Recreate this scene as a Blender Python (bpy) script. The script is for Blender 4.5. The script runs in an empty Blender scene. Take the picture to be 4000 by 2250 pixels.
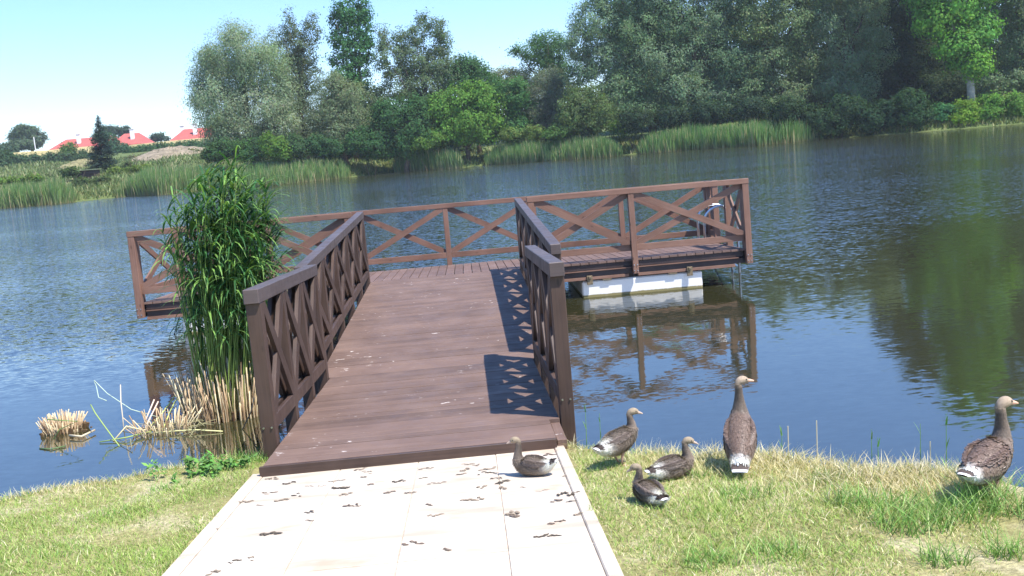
import bpy, math, random
import numpy as np
from mathutils import Vector, Matrix

random.seed(7)
rng = np.random.default_rng(11)
scene = bpy.context.scene
col = scene.collection

# ------------------------------------------------------------------ camera
CAM = np.array([0.447, 0.0, 1.923])
YAW, PITCH, ROLL, FOC = 0.042, 0.147, -0.084, 3800.0      # FOC in pixels of a 4000 px wide frame
_fw = np.array([math.sin(YAW) * math.cos(PITCH), math.cos(YAW) * math.cos(PITCH), -math.sin(PITCH)])
_r = np.array([math.cos(YAW), -math.sin(YAW), 0.0])
_u = np.cross(_r, _fw)
_c, _s = math.cos(ROLL), math.sin(ROLL)
RIGHT, UP, FWD = _c * _r + _s * _u, -_s * _r + _c * _u, _fw
cd = bpy.data.cameras.new('camera')
cd.sensor_width = 36.0
cd.lens = FOC / 4000 * 36.0
cd.clip_start = 0.1
cd.clip_end = 5000
cam = bpy.data.objects.new('camera', cd)
col.objects.link(cam)
cam.matrix_world = Matrix(((RIGHT[0], UP[0], -FWD[0], CAM[0]), (RIGHT[1], UP[1], -FWD[1], CAM[1]),
                           (RIGHT[2], UP[2], -FWD[2], CAM[2]), (0, 0, 0, 1)))
scene.camera = cam

# ------------------------------------------------------------------ light
SUN_EL, SUN_AZ = math.radians(61), math.radians(129)       # azimuth clockwise from +Y
w = bpy.data.worlds.new('World')
scene.world = w
w.use_nodes = True
nt = w.node_tree
sky = nt.nodes.new('ShaderNodeTexSky')
sky.sky_type = 'NISHITA'
sky.sun_disc = False
sky.sun_elevation = SUN_EL
sky.sun_rotation = SUN_AZ
sky.air_density = 1.0
sky.dust_density = 0.4
sky.ozone_density = 3.0
bg = nt.nodes['Background']
bg.inputs['Strength'].default_value = 0.15
hs = nt.nodes.new('ShaderNodeHueSaturation')
hs.inputs['Saturation'].default_value = 1.3
hs.inputs['Hue'].default_value = .51
nt.links.new(sky.outputs[0], hs.inputs['Color'])
tn = nt.nodes.new('ShaderNodeMix'); tn.data_type = 'RGBA'; tn.blend_type = 'MULTIPLY'; tn.inputs[0].default_value = 1.0
tn.inputs[7].default_value = (1.15, 1.31, 1.56, 1)
gm = nt.nodes.new('ShaderNodeGamma'); gm.inputs[1].default_value = .72
nt.links.new(hs.outputs[0], gm.inputs[0])
nt.links.new(gm.outputs[0], tn.inputs[6])
nt.links.new(tn.outputs[2], bg.inputs['Color'])
sd = bpy.data.lights.new('sun', 'SUN')
sd.energy = 4.6
sd.angle = math.radians(0.5)
sd.color = (1.0, 0.96, 0.9)
sun = bpy.data.objects.new('sun', sd)
col.objects.link(sun)
sv = Vector((math.sin(SUN_AZ) * math.cos(SUN_EL), math.cos(SUN_AZ) * math.cos(SUN_EL), math.sin(SUN_EL)))
sun.rotation_euler = (-sv).to_track_quat('-Z', 'Y').to_euler()
sun.location = (10, -10, 30)
scene.view_settings.view_transform = 'Standard'
scene.view_settings.look = 'None'
scene.view_settings.gamma = 1
scene.view_settings.exposure = 1.0
scene.render.engine = 'CYCLES'

WATER_Z = -0.595
PX = 4000 / 2576.0


def at(px, py, y):
    """world point on the plane at distance y seen at picture position (px, py)"""
    u, v = px * PX, py * PX
    d = RIGHT * (u - 2000) / FOC + UP * (-(v - 1125) / FOC) + FWD
    return CAM + d * (y / d[1])


def on(px, py, z, k=0.0, yy=0.0):
    """world point on the plane z + k*(y-yy)"""
    u, v = px * PX, py * PX
    d = RIGHT * (u - 2000) / FOC + UP * (-(v - 1125) / FOC) + FWD
    t = (z + k * (CAM[1] - yy) - CAM[2]) / (d[2] - k * d[1])
    return CAM + d * t


# ------------------------------------------------------------------ helpers
def tag(o, label=None, cat=None, group=None, kind=None):
    if label: o['label'] = label
    if cat: o['category'] = cat
    if group: o['group'] = group
    if kind: o['kind'] = kind
    return o


def empty(name, loc=(0, 0, 0), rz=0.0, parent=None):
    o = bpy.data.objects.new(name, None)
    o.empty_display_size = 0.2
    col.objects.link(o)
    o.location = loc
    o.rotation_euler = (0, 0, rz)
    if parent: o.parent = parent
    return o


def new_obj(name, me, mat=None, parent=None, loc=None):
    o = bpy.data.objects.new(name, me)
    col.objects.link(o)
    if mat: me.materials.append(mat)
    if parent: o.parent = parent
    if loc is not None: o.location = loc
    return o


def np_mesh(name, V, F, C=None, smooth=False):
    """V (n,3), F (m,k) with one k for all faces, C (n,3) or (n,4) point colours"""
    me = bpy.data.meshes.new(name)
    V = np.asarray(V, np.float32); F = np.asarray(F, np.int32)
    n, (m, k) = len(V), F.shape
    me.vertices.add(n); me.vertices.foreach_set('co', V.ravel())
    me.loops.add(m * k); me.loops.foreach_set('vertex_index', F.ravel())
    me.polygons.add(m)
    me.polygons.foreach_set('loop_start', np.arange(0, m * k, k, dtype=np.int32))
    me.polygons.foreach_set('loop_total', np.full(m, k, np.int32))
    if smooth: me.polygons.foreach_set('use_smooth', np.ones(m, bool))
    if C is not None:
        C = np.asarray(C, np.float32)
        if C.shape[1] == 3: C = np.hstack([C, np.ones((n, 1), np.float32)])
        a = me.attributes.new('Col', 'FLOAT_COLOR', 'POINT')
        a.data.foreach_set('color', C.ravel())
    me.update(calc_edges=True)
    me.validate()
    return me


class MB:
    """collects beams, boxes and tubes; build() links them as one mesh with a 'UVMap' whose u runs along the grain"""
    def __init__(self): self.v, self.f, self.uv = [], [], []

    def hexa(self, c, uvl=None):
        """c: 8 corners, 0-3 one end (ccw), 4-7 other end"""
        b = len(self.v)
        self.v += [tuple(p) for p in c]
        c = [Vector(p) for p in c]
        L = (c[4] - c[0]).length; a = (c[1] - c[0]).length; h = (c[3] - c[0]).length
        ou, ov = random.random() * 50, random.random() * 50
        if uvl: ou, ov = uvl
        quads = [((0, 3, 2, 1), [(0, 0), (0, h), (.0 + a * .2, h), (a * .2, 0)]),
                 ((4, 5, 6, 7), [(0, 0), (a * .2, 0), (a * .2, h), (0, h)]),
                 ((0, 1, 5, 4), [(0, 0), (0, a), (L, a), (L, 0)]),
                 ((1, 2, 6, 5), [(0, a), (0, a + h), (L, a + h), (L, a)]),
                 ((2, 3, 7, 6), [(0, a + h), (0, 2 * a + h), (L, 2 * a + h), (L, a + h)]),
                 ((3, 0, 4, 7), [(0, 2 * a + h), (0, 2 * a + 2 * h), (L, 2 * a + 2 * h), (L, 2 * a + h)])]
        for q, t in quads:
            self.f.append(tuple(b + i for i in q))
            self.uv.append([(x + ou, y + ov) for x, y in t])
        return self

    def beam(self, p0, p1, w_, h, side, ext=0.0):
        """bar from p0 to p1; w_ measured along `side`, h along the third axis"""
        p0, p1 = Vector(p0), Vector(p1)
        d = (p1 - p0).normalized()
        s = Vector(side); s = (s - d * s.dot(d)).normalized()
        n = s.cross(d).normalized()
        p0 = p0 - d * ext; p1 = p1 + d * ext
        c = []
        for p in (p0, p1):
            c += [p - s * w_ / 2 - n * h / 2, p + s * w_ / 2 - n * h / 2, p + s * w_ / 2 + n * h / 2, p - s * w_ / 2 + n * h / 2]
        return self.hexa(c)

    def box(self, x0, x1, y0, y1, z0, z1, axis='x'):
        if axis == 'x':
            c = [(x0, y0, z0), (x0, y1, z0), (x0, y1, z1), (x0, y0, z1), (x1, y0, z0), (x1, y1, z0), (x1, y1, z1), (x1, y0, z1)]
        elif axis == 'y':
            c = [(x1, y0, z0), (x0, y0, z0), (x0, y0, z1), (x1, y0, z1), (x1, y1, z0), (x0, y1, z0), (x0, y1, z1), (x1, y1, z1)]
        else:
            c = [(x0, y0, z0), (x1, y0, z0), (x1, y1, z0), (x0, y1, z0), (x0, y0, z1), (x1, y0, z1), (x1, y1, z1), (x0, y1, z1)]
        return self.hexa(c)

    def tube(self, pts, rad, n=8, caps=True):
        pts = [Vector(p) for p in pts]
        if not hasattr(rad, '__len__'): rad = [rad] * len(pts)
        b = len(self.v)
        prev = None
        for i, p in enumerate(pts):
            t = (pts[min(i + 1, len(pts) - 1)] - pts[max(i - 1, 0)]).normalized()
            ref = prev if prev is not None else (Vector((0, 0, 1)) if abs(t.z) < .9 else Vector((1, 0, 0)))
            a = (ref - t * ref.dot(t)).normalized(); prev = a
            c = t.cross(a)
            for k in range(n):
                an = 2 * math.pi * k / n
                self.v.append(tuple(p + (a * math.cos(an) + c * math.sin(an)) * rad[i]))
        for i in range(len(pts) - 1):
            for k in range(n):
                k2 = (k + 1) % n
                self.f.append((b + i * n + k, b + i * n + k2, b + (i + 1) * n + k2, b + (i + 1) * n + k))
                self.uv.append([(i * .3, k / n), (i * .3, k / n + .1), (i * .3 + .3, k / n + .1), (i * .3 + .3, k / n)])
        if caps:
            self.f.append(tuple(b + k for k in reversed(range(n)))); self.uv.append([(0, 0)] * n)
            e = b + (len(pts) - 1) * n
            self.f.append(tuple(e + k for k in range(n))); self.uv.append([(0, 0)] * n)
        return self

    def build(self, name, mat, parent=None, M=None, bevel=0.0, smooth=False):
        me = bpy.data.meshes.new(name)
        vs = self.v
        if M is not None: vs = [tuple(M @ Vector(p)) for p in vs]
        me.from_pydata(vs, [], self.f)
        uv = me.uv_layers.new(name='UVMap')
        flat = [t for fuv in self.uv for t in fuv]
        uv.data.foreach_set('uv', np.array(flat, np.float32).ravel())
        if smooth: me.polygons.foreach_set('use_smooth', np.ones(len(me.polygons), bool))
        me.update()
        o = new_obj(name, me, mat, parent)
        if bevel:
            m = o.modifiers.new('bevel', 'BEVEL'); m.width = bevel; m.segments = 1; m.limit_method = 'ANGLE'
        return o


# ------------------------------------------------------------------ materials
def mat(name):
    m = bpy.data.materials.new(name); m.use_nodes = True
    return m, m.node_tree.nodes, m.node_tree.links, m.node_tree.nodes['Principled BSDF']


def ramp(n, stops):
    r = n.new('ShaderNodeValToRGB')
    e = r.color_ramp.elements
    while len(e) < len(stops): e.new(0.5)
    for i, (p, c) in enumerate(stops):
        e[i].position = p; e[i].color = (*c, 1)
    return r


def noise(n, l, vec, scale, detail=4, rough=.55, dist=0.0):
    t = n.new('ShaderNodeTexNoise')
    t.inputs['Scale'].default_value = scale; t.inputs['Detail'].default_value = detail
    t.inputs['Roughness'].default_value = rough; t.inputs['Distortion'].default_value = dist
    if vec is not None: l.new(vec, t.inputs['Vector'])
    return t


def mixc(n, l, fac, a, b, typ='MIX'):
    m = n.new('ShaderNodeMix'); m.data_type = 'RGBA'; m.blend_type = typ
    for s, v in ((m.inputs[0], fac), (m.inputs[6], a), (m.inputs[7], b)):
        if hasattr(v, 'is_output') or isinstance(v, bpy.types.NodeSocket): l.new(v, s)
        elif isinstance(v, (int, float)): s.default_value = v
        else: s.default_value = (*v, 1)
    return m.outputs[2]


def maprange(n, l, v, a, b, c=0, d=1):
    m = n.new('ShaderNodeMapRange'); l.new(v, m.inputs[0])
    m.inputs[1].default_value = a; m.inputs[2].default_value = b; m.inputs[3].default_value = c; m.inputs[4].default_value = d
    return m.outputs[0]


def mapping(n, l, vec, scale, loc=(0, 0, 0)):
    m = n.new('ShaderNodeMapping'); l.new(vec, m.inputs[0])
    m.inputs['Scale'].default_value = scale; m.inputs['Location'].default_value = loc
    return m.outputs[0]


def wood(name, dark, light, knots=True, rough=.5, splat=0.0, spec=.4):
    m, n, l, p = mat(name)
    tc = n.new('ShaderNodeTexCoord')
    g = noise(n, l, mapping(n, l, tc.outputs['UV'], (2.2, 60, 1)), 1.0, 5, .6, .4)
    big = noise(n, l, mapping(n, l, tc.outputs['UV'], (1.0, 2.5, 1)), 1.3, 3)
    f = n.new('ShaderNodeMath'); f.operation = 'ADD'
    l.new(maprange(n, l, g.outputs[0], .3, .7, 0, .6), f.inputs[0]); l.new(maprange(n, l, big.outputs[0], .3, .7, 0, .4), f.inputs[1])
    c = mixc(n, l, f.outputs[0], dark, light)
    if knots:
        v = n.new('ShaderNodeTexVoronoi'); v.inputs['Scale'].default_value = 1.0
        l.new(mapping(n, l, tc.outputs['UV'], (3.0, 9.0, 1)), v.inputs['Vector'])
        c = mixc(n, l, maprange(n, l, v.outputs['Distance'], .05, .11, .75, 0), c, tuple(x * .35 for x in dark))
    ob = tc.outputs['Object']
    ge = n.new('ShaderNodeNewGeometry')
    iv = maprange(n, l, ge.outputs['Random Per Island'], 0, 1, .80, 1.16)
    cc_ = n.new('ShaderNodeCombineColor'); [l.new(iv, cc_.inputs[q]) for q in range(3)]
    c = mixc(n, l, 1.0, c, cc_.outputs[0], 'MULTIPLY')
    wr = noise(n, l, mapping(n, l, ob, (1.4, .8, 1)), 1.6, 4, .6)
    c = mixc(n, l, maprange(n, l, wr.outputs[0], .42, .72, 0, .38), c, tuple(min(1, x * 1.3 + .02) for x in light))
    if splat:
        s = noise(n, l, mapping(n, l, ob, (1, 2.2, 1)), 9.0, 6, .62)
        s2 = noise(n, l, mapping(n, l, ob, (1, 1, 1)), .9, 2)
        a = n.new('ShaderNodeMath'); a.operation = 'ADD'
        l.new(s.outputs[0], a.inputs[0]); l.new(maprange(n, l, s2.outputs[0], .35, .7, -.06, .06), a.inputs[1])
        c = mixc(n, l, maprange(n, l, a.outputs[0], splat, splat + .02, 0, .85), c, (.62, .55, .5))
    l.new(c, p.inputs['Base Color'])
    r = noise(n, l, ob, 6, 3)
    l.new(maprange(n, l, r.outputs[0], .3, .7, rough - .1, rough + .12), p.inputs['Roughness'])
    p.inputs['Specular IOR Level'].default_value = spec
    b = n.new('ShaderNodeBump'); b.inputs['Strength'].default_value = .35; b.inputs['Distance'].default_value = .003
    l.new(g.outputs[0], b.inputs['Height']); l.new(b.outputs[0], p.inputs['Normal'])
    return m


def colmat(name, rough=.6, trans=0.0, var=.0, spec=.3):
    """material that takes its colour from the mesh's own 'Col' attribute"""
    m, n, l, p = mat(name)
    a = n.new('ShaderNodeAttribute'); a.attribute_name = 'Col'
    c = a.outputs['Color']
    l.new(c, p.inputs['Base Color'])
    p.inputs['Roughness'].default_value = rough
    p.inputs['Specular IOR Level'].default_value = spec
    if trans:
        out = n['Material Output']
        tr = n.new('ShaderNodeBsdfTranslucent')
        l.new(mixc(n, l, 1.0, c, (1.0, 1.0, .55), 'MULTIPLY'), tr.inputs['Color'])
        ms = n.new('ShaderNodeMixShader'); ms.inputs[0].default_value = trans
        l.new(p.outputs[0], ms.inputs[1]); l.new(tr.outputs[0], ms.inputs[2]); l.new(ms.outputs[0], out.inputs['Surface'])
    return m


def flat(name, c, rough=.6, metal=0.0, nscale=0, nvar=.2, spec=.5):
    m, n, l, p = mat(name)
    p.inputs['Roughness'].default_value = rough; p.inputs['Metallic'].default_value = metal
    p.inputs['Specular IOR Level'].default_value = spec
    if nscale:
        tc = n.new('ShaderNodeTexCoord')
        t = noise(n, l, tc.outputs['Object'], nscale, 5, .6)
        l.new(mixc(n, l, maprange(n, l, t.outputs[0], .3, .7), tuple(x * (1 - nvar) for x in c), tuple(min(1, x * (1 + nvar)) for x in c)), p.inputs['Base Color'])
    else: p.inputs['Base Color'].default_value = (*c, 1)
    return m


M_RAIL = wood('brown_stained_wood', (.028, .0165, .012), (.076, .044, .031), spec=.45)
M_RAIL2 = wood('reddish_stained_wood', (.10, .051, .034), (.205, .112, .077), spec=.35)
M_CAP = wood('sky_sheen_dark_wood', (.05, .037, .034), (.092, .068, .063), rough=.5, spec=.5)  # sky gloss on the rail caps is put into this greyer base colour
M_DECK = wood('brown_deck_wood', (.094, .058, .043), (.165, .106, .08), knots=False, rough=.6, splat=.668, spec=.3)
M_DECK2 = wood('pale_brown_deck_wood', (.095, .058, .044), (.165, .104, .082), knots=False, rough=.6, splat=.71, spec=.3)
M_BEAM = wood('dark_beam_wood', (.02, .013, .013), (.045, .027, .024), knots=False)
M_STEEL = flat('galvanised_steel', (.55, .57, .6), .3, 1.0, 8, .15)
M_RUST = flat('weathered_bracket_steel', (.16, .12, .07), .6, .3, 20, .35)
M_BLACK = flat('dark_chain_steel', (.02, .02, .02), .5, .5)
M_BARK = flat('bark', (.09, .07, .05), .9, 0, 3, .4, .1)
M_PALEBARK = flat('pale_bark', (.38, .34, .28), .9, 0, 2, .35, .1)
M_LEAF = colmat('foliage', .7, .5, spec=.08)
M_GRASS = colmat('grass_blades', .5, .25)
M_REED = colmat('reed_blades', .5, .3, spec=.3)

# ------------------------------------------------------------------ water
def make_water():
    m, n, l, p = mat('lake_water')
    tc = n.new('ShaderNodeTexCoord'); ob = tc.outputs['Object']
    sep = n.new('ShaderNodeSeparateXYZ'); l.new(ob, sep.inputs[0])
    p.inputs['Base Color'].default_value = (.026, .026, .011, 1)
    p.inputs['IOR'].default_value = 2.1
    p.inputs['Specular IOR Level'].default_value = 1.0
    big = noise(n, l, mapping(n, l, ob, (.045, .09, 1)), 1.0, 3)
    # wind reaches the open water; the near shore lies calm
    # sheltered zone ends further out on the right than on the left
    edge = n.new('ShaderNodeMath'); edge.operation = 'MULTIPLY_ADD'
    l.new(sep.outputs['X'], edge.inputs[0]); edge.inputs[1].default_value = -.30; l.new(sep.outputs['Y'], edge.inputs[2])
    near = maprange(n, l, edge.outputs[0], 12.6, 18.5)
    patch = maprange(n, l, big.outputs[0], .38, .62, .45, 1.0)
    mul = n.new('ShaderNodeMath'); mul.operation = 'MULTIPLY'; l.new(near, mul.inputs[0]); l.new(patch, mul.inputs[1])
    amp = n.new('ShaderNodeMath'); amp.operation = 'MULTIPLY_ADD'
    l.new(mul.outputs[0], amp.inputs[0]); amp.inputs[1].default_value = 1.0; amp.inputs[2].default_value = .045
    p.inputs['Roughness'].default_value = .04
    # wave slopes as a perturbed normal: broad waves plus fine ripple, averaged per pixel far away
    w1 = noise(n, l, mapping(n, l, ob, (2.4, 6.5, 1)), 1.0, 2, .5, .5)
    w2 = noise(n, l, mapping(n, l, ob, (8.0, 18.0, 1), (3, 1, 0)), 1.0, 3, .6, .3)
    def vm(op, a_, b_):
        q = n.new('ShaderNodeVectorMath'); q.operation = op
        for s_, v_ in ((q.inputs[0], a_), (q.inputs[1], b_)):
            if isinstance(v_, bpy.types.NodeSocket): l.new(v_, s_)
            else: s_.default_value = v_
        return q.outputs[0]
    d1 = vm('SUBTRACT', w1.outputs['Color'], (.5, .5, .5)); d2 = vm('SUBTRACT', w2.outputs['Color'], (.5, .5, .5))
    far = maprange(n, l, sep.outputs['Y'], 18, 80, 1.0, 1.9)
    am2 = n.new('ShaderNodeMath'); am2.operation = 'MULTIPLY'; l.new(amp.outputs[0], am2.inputs[0]); l.new(far, am2.inputs[1])
    d = vm('ADD', vm('MULTIPLY', d1, (.5, .5, .5)), vm('MULTIPLY', d2, (1.15, 1.15, 1.15)))
    sc = n.new('ShaderNodeVectorMath'); sc.operation = 'SCALE'; l.new(d, sc.inputs[0]); l.new(am2.outputs[0], sc.inputs['Scale'])
    flatn = vm('ADD', vm('MULTIPLY', sc.outputs[0], (.5, 1.35, 0)), (0, 0, 1))
    nn = n.new('ShaderNodeVectorMath'); nn.operation = 'NORMALIZE'; l.new(flatn, nn.inputs[0])
    l.new(nn.outputs[0], p.inputs['Normal'])
    mb = bpy.data.meshes.new('water')
    mb.from_pydata([(-900, -60, WATER_Z), (900, -60, WATER_Z), (900, 200, WATER_Z), (-900, 200, WATER_Z)], [], [(0, 1, 2, 3)])
    tag(new_obj('water', mb, m), 'blue lake water, calm by the bank and rippled farther out', 'water', kind='structure')
make_water()

# ------------------------------------------------------------------ ground
PK, PY0, PZ0 = -.09, 6.15, -.06          # the near bank falls gently towards the lake


def near_plane(y): return np.where(y < 1.0, PZ0 + PK * (1.0 - PY0), PZ0 + PK * (y - PY0))


_ex = np.array([-30, -8, -5, -3.2, -2.76, -2.3, -2.07, -1.84, -1.5, -1.2, -.95, .95, 1.05, 1.38, 1.81, 2.14, 2.31, 2.49, 2.85, 3.1, 4.2, 6, 9, 30])
_ey = np.array([4.0, 5.6, 6.05, 6.18, 6.22, 6.38, 6.45, 6.65, 6.85, 6.8, 6.5, 6.3, 6.1, 5.82, 5.52, 5.34, 5.12, 4.88, 4.6, 4.3, 3.95, 3.7, 3.3, 1.0]) - .04


def near_edge(x): return np.interp(x, _ex, _ey) + .035 * np.sin(x * 7.3) + .02 * np.sin(x * 17.1 + 1)


_sx = np.array([-900, -300, -120, -80, -53.8, -46, -41, -35, -31, -20.6, -14.5, -9.4, -4, .5, 4.3, 12, 19.8, 27, 34, 43, 51, 62.4, 90, 200, 900])
_sy = np.array([140, 130, 122, 120, 117.6, 116, 124, 117.5, 119.5, 118.5, 124, 130, 129, 126, 128, 121, 118, 116, 110, 112, 107, 104, 95, 60, 20])


def far_shore(x): return np.interp(x, _sx, _sy)


def far_height(d, x):
    h = np.interp(d, [-30, -4, 0, 1.0, 4, 13, 33, 83, 163, 283, 900, 3000], [-2.5, -1.2, -.62, -.3, .2, 1.0, 2.6, 6.0, 10.3, 13, 16, 30])
    return h


def ground_z(x, y):
    x = np.asarray(x, float); y = np.asarray(y, float)
    e = near_edge(x)
    zn = near_plane(y) + .012 * np.sin(x * 3.1 + y * 2.3) * np.sin(y * 4.7 - x)
    zn = zn - .04 * ((x > -1.05) & (x < .93) & (y < 6.3))
    over = np.maximum(y - e, 0)
    zn = zn - np.minimum(over * 1.5, 2.4)
    d = y - far_shore(x)
    zf = far_height(d, x) + np.where(d > 3, .25 * np.sin(x * .21) * np.sin(y * .17 + 1), 0)
    return np.where(y < 40, zn, zf)


def axis(parts): return np.unique(np.concatenate([np.arange(a, b, s) for a, b, s in parts]).round(4))


gx = axis([(-900, -160, 40), (-160, -60, 5), (-60, -6, 1.5), (-6, 6, .07), (6, 100, 1.5), (100, 900, 40)])
gy = axis([(-60, 1, 6), (1, 8.5, .06), (8.5, 12, .5), (12, 100, 10), (100, 150, 1.2), (150, 320, 8), (320, 3000, 150)])
GX, GY = np.meshgrid(gx, gy)
GZ = ground_z(GX, GY)
nx, ny = len(gx), len(gy)
V = np.stack([GX.ravel(), GY.ravel(), GZ.ravel()], 1)
i = (np.arange(ny - 1)[:, None] * nx + np.arange(nx - 1)[None]).ravel()
me = np_mesh('ground', V, np.stack([i, i + 1, i + 1 + nx, i + nx], 1), smooth=True)
m, n, l, p = mat('earth_and_turf')
tc = n.new('ShaderNodeTexCoord'); ob = tc.outputs['Object']
a1 = noise(n, l, ob, 2.2, 5, .6); a2 = noise(n, l, ob, 38, 4, .6); a3 = noise(n, l, ob, .035, 4, .6)
r1 = ramp(n, [(.3, (.20, .21, .07)), (.5, (.34, .31, .13)), (.62, (.50, .44, .26)), (.75, (.58, .51, .36))]); l.new(a1.outputs[0], r1.inputs[0])
cn = mixc(n, l, maprange(n, l, a2.outputs[0], .3, .7, 0, .75), r1.outputs[0], (.12, .1, .05))
r2 = ramp(n, [(.3, (.065, .10, .03)), (.5, (.10, .135, .045)), (.68, (.16, .165, .07))]); l.new(a3.outputs[0], r2.inputs[0])
a4 = noise(n, l, ob, .22, 8, .75)
cf = mixc(n, l, maprange(n, l, a4.outputs[0], .42, .58, 0, .75), r2.outputs[0], (.1, .12, .04))
sp = n.new('ShaderNodeSeparateXYZ'); l.new(ob, sp.inputs[0])
c = mixc(n, l, maprange(n, l, sp.outputs['Y'], 30, 60), cn, cf)
l.new(c, p.inputs['Base Color']); p.inputs['Roughness'].default_value = .95; p.inputs['Specular IOR Level'].default_value = .1
b = n.new('ShaderNodeBump'); b.inputs['Strength'].default_value = .8; b.inputs['Distance'].default_value = .02
l.new(a2.outputs[0], b.inputs['Height']); l.new(b.outputs[0], p.inputs['Normal'])
tag(new_obj('ground', me, m), 'grassy banks and meadows around the lake', 'ground', kind='structure')

# ------------------------------------------------------------------ path
def make_path():
    m, n, l, p = mat('pale_paving')
    tc = n.new('ShaderNodeTexCoord'); ob = tc.outputs['Object']
    a = noise(n, l, mapping(n, l, ob, (.8, 3.5, 1)), 1.6, 5, .6); a2 = noise(n, l, ob, 60, 4, .7)
    r = ramp(n, [(.35, (.39, .325, .25)), (.52, (.50, .43, .345)), (.7, (.56, .49, .40))]); l.new(a.outputs[0], r.inputs[0])
    st = noise(n, l, mapping(n, l, ob, (1, 1.5, 1), (5, 2, 0)), 3.5, 3, .5)
    c = mixc(n, l, maprange(n, l, st.outputs[0], .60, .70, 0, .6), r.outputs[0], (.42, .29, .20))
    c = mixc(n, l, maprange(n, l, a2.outputs[0], .55, .8, 0, .3), c, (.4, .35, .3))
    l.new(c, p.inputs['Base Color']); p.inputs['Roughness'].default_value = .85; p.inputs['Specular IOR Level'].default_value = .2
    b = n.new('ShaderNodeBump'); b.inputs['Strength'].default_value = .3; b.inputs['Distance'].default_value = .003
    l.new(a2.outputs[0], b.inputs['Height']); l.new(b.outputs[0], p.inputs['Normal'])
    mb = MB()
    def slab(x0, x1, y0, y1, g, dz):
        z = lambda y: float(near_plane(np.float64(y))) + dz
        x0 += g; x1 -= g; y0 += g; y1 -= g
        mb.hexa([(x1, y0, z(y0) - .07), (x0, y0, z(y0) - .07), (x0, y0, z(y0)), (x1, y0, z(y0)),
                 (x1, y1, z(y1) - .07), (x0, y1, z(y1) - .07), (x0, y1, z(y1)), (x1, y1, z(y1))])
    xs = [-.985, -.49, .01, .505, .885]
    y = 6.12; row = 0
    while y > 1.0:
        for k in range(4):
            slab(xs[k], xs[k + 1], y - .5, y, .0022, .012 + random.uniform(-.0015, .0015))
        y -= .5; row += 1
    o = mb.build('path', m, bevel=.002)
    mk = MB(); keep = mb; mb = mk
    y = 6.12
    while y > 1.0:
        slab(-1.07, -.985, y - 1.0, y, .002, .018); slab(.885, .955, y - 1.0, y, .002, .018)
        y -= 1.0
    k = mk.build('kerb', m, bevel=.006)
    # sandy joint bed under the slabs
    bed = MB()
    z = lambda y: float(near_plane(np.float64(y)))
    bed.hexa([(.89, 1.0, z(1) - .05), (-.99, 1.0, z(1) - .05), (-.99, 1.0, z(1) + .006), (.89, 1.0, z(1) + .006),
              (.89, 6.1, z(6.1) - .05), (-.99, 6.1, z(6.1) - .05), (-.99, 6.1, z(6.1) + .006), (.89, 6.1, z(6.1) + .006)])
    s = bed.build('path_joint_sand', flat('joint_sand', (.5, .42, .33), .95, 0, 30, .2, .1))
    tag(o, 'pale paved path of large square slabs leading to the jetty', 'path', kind='structure')
    tag(k, 'narrow pale kerb strips along both sides of the paved path', 'kerb', kind='structure')
    tag(s, 'sand in the joints of the paved path', 'path', kind='structure')
make_path()

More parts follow.
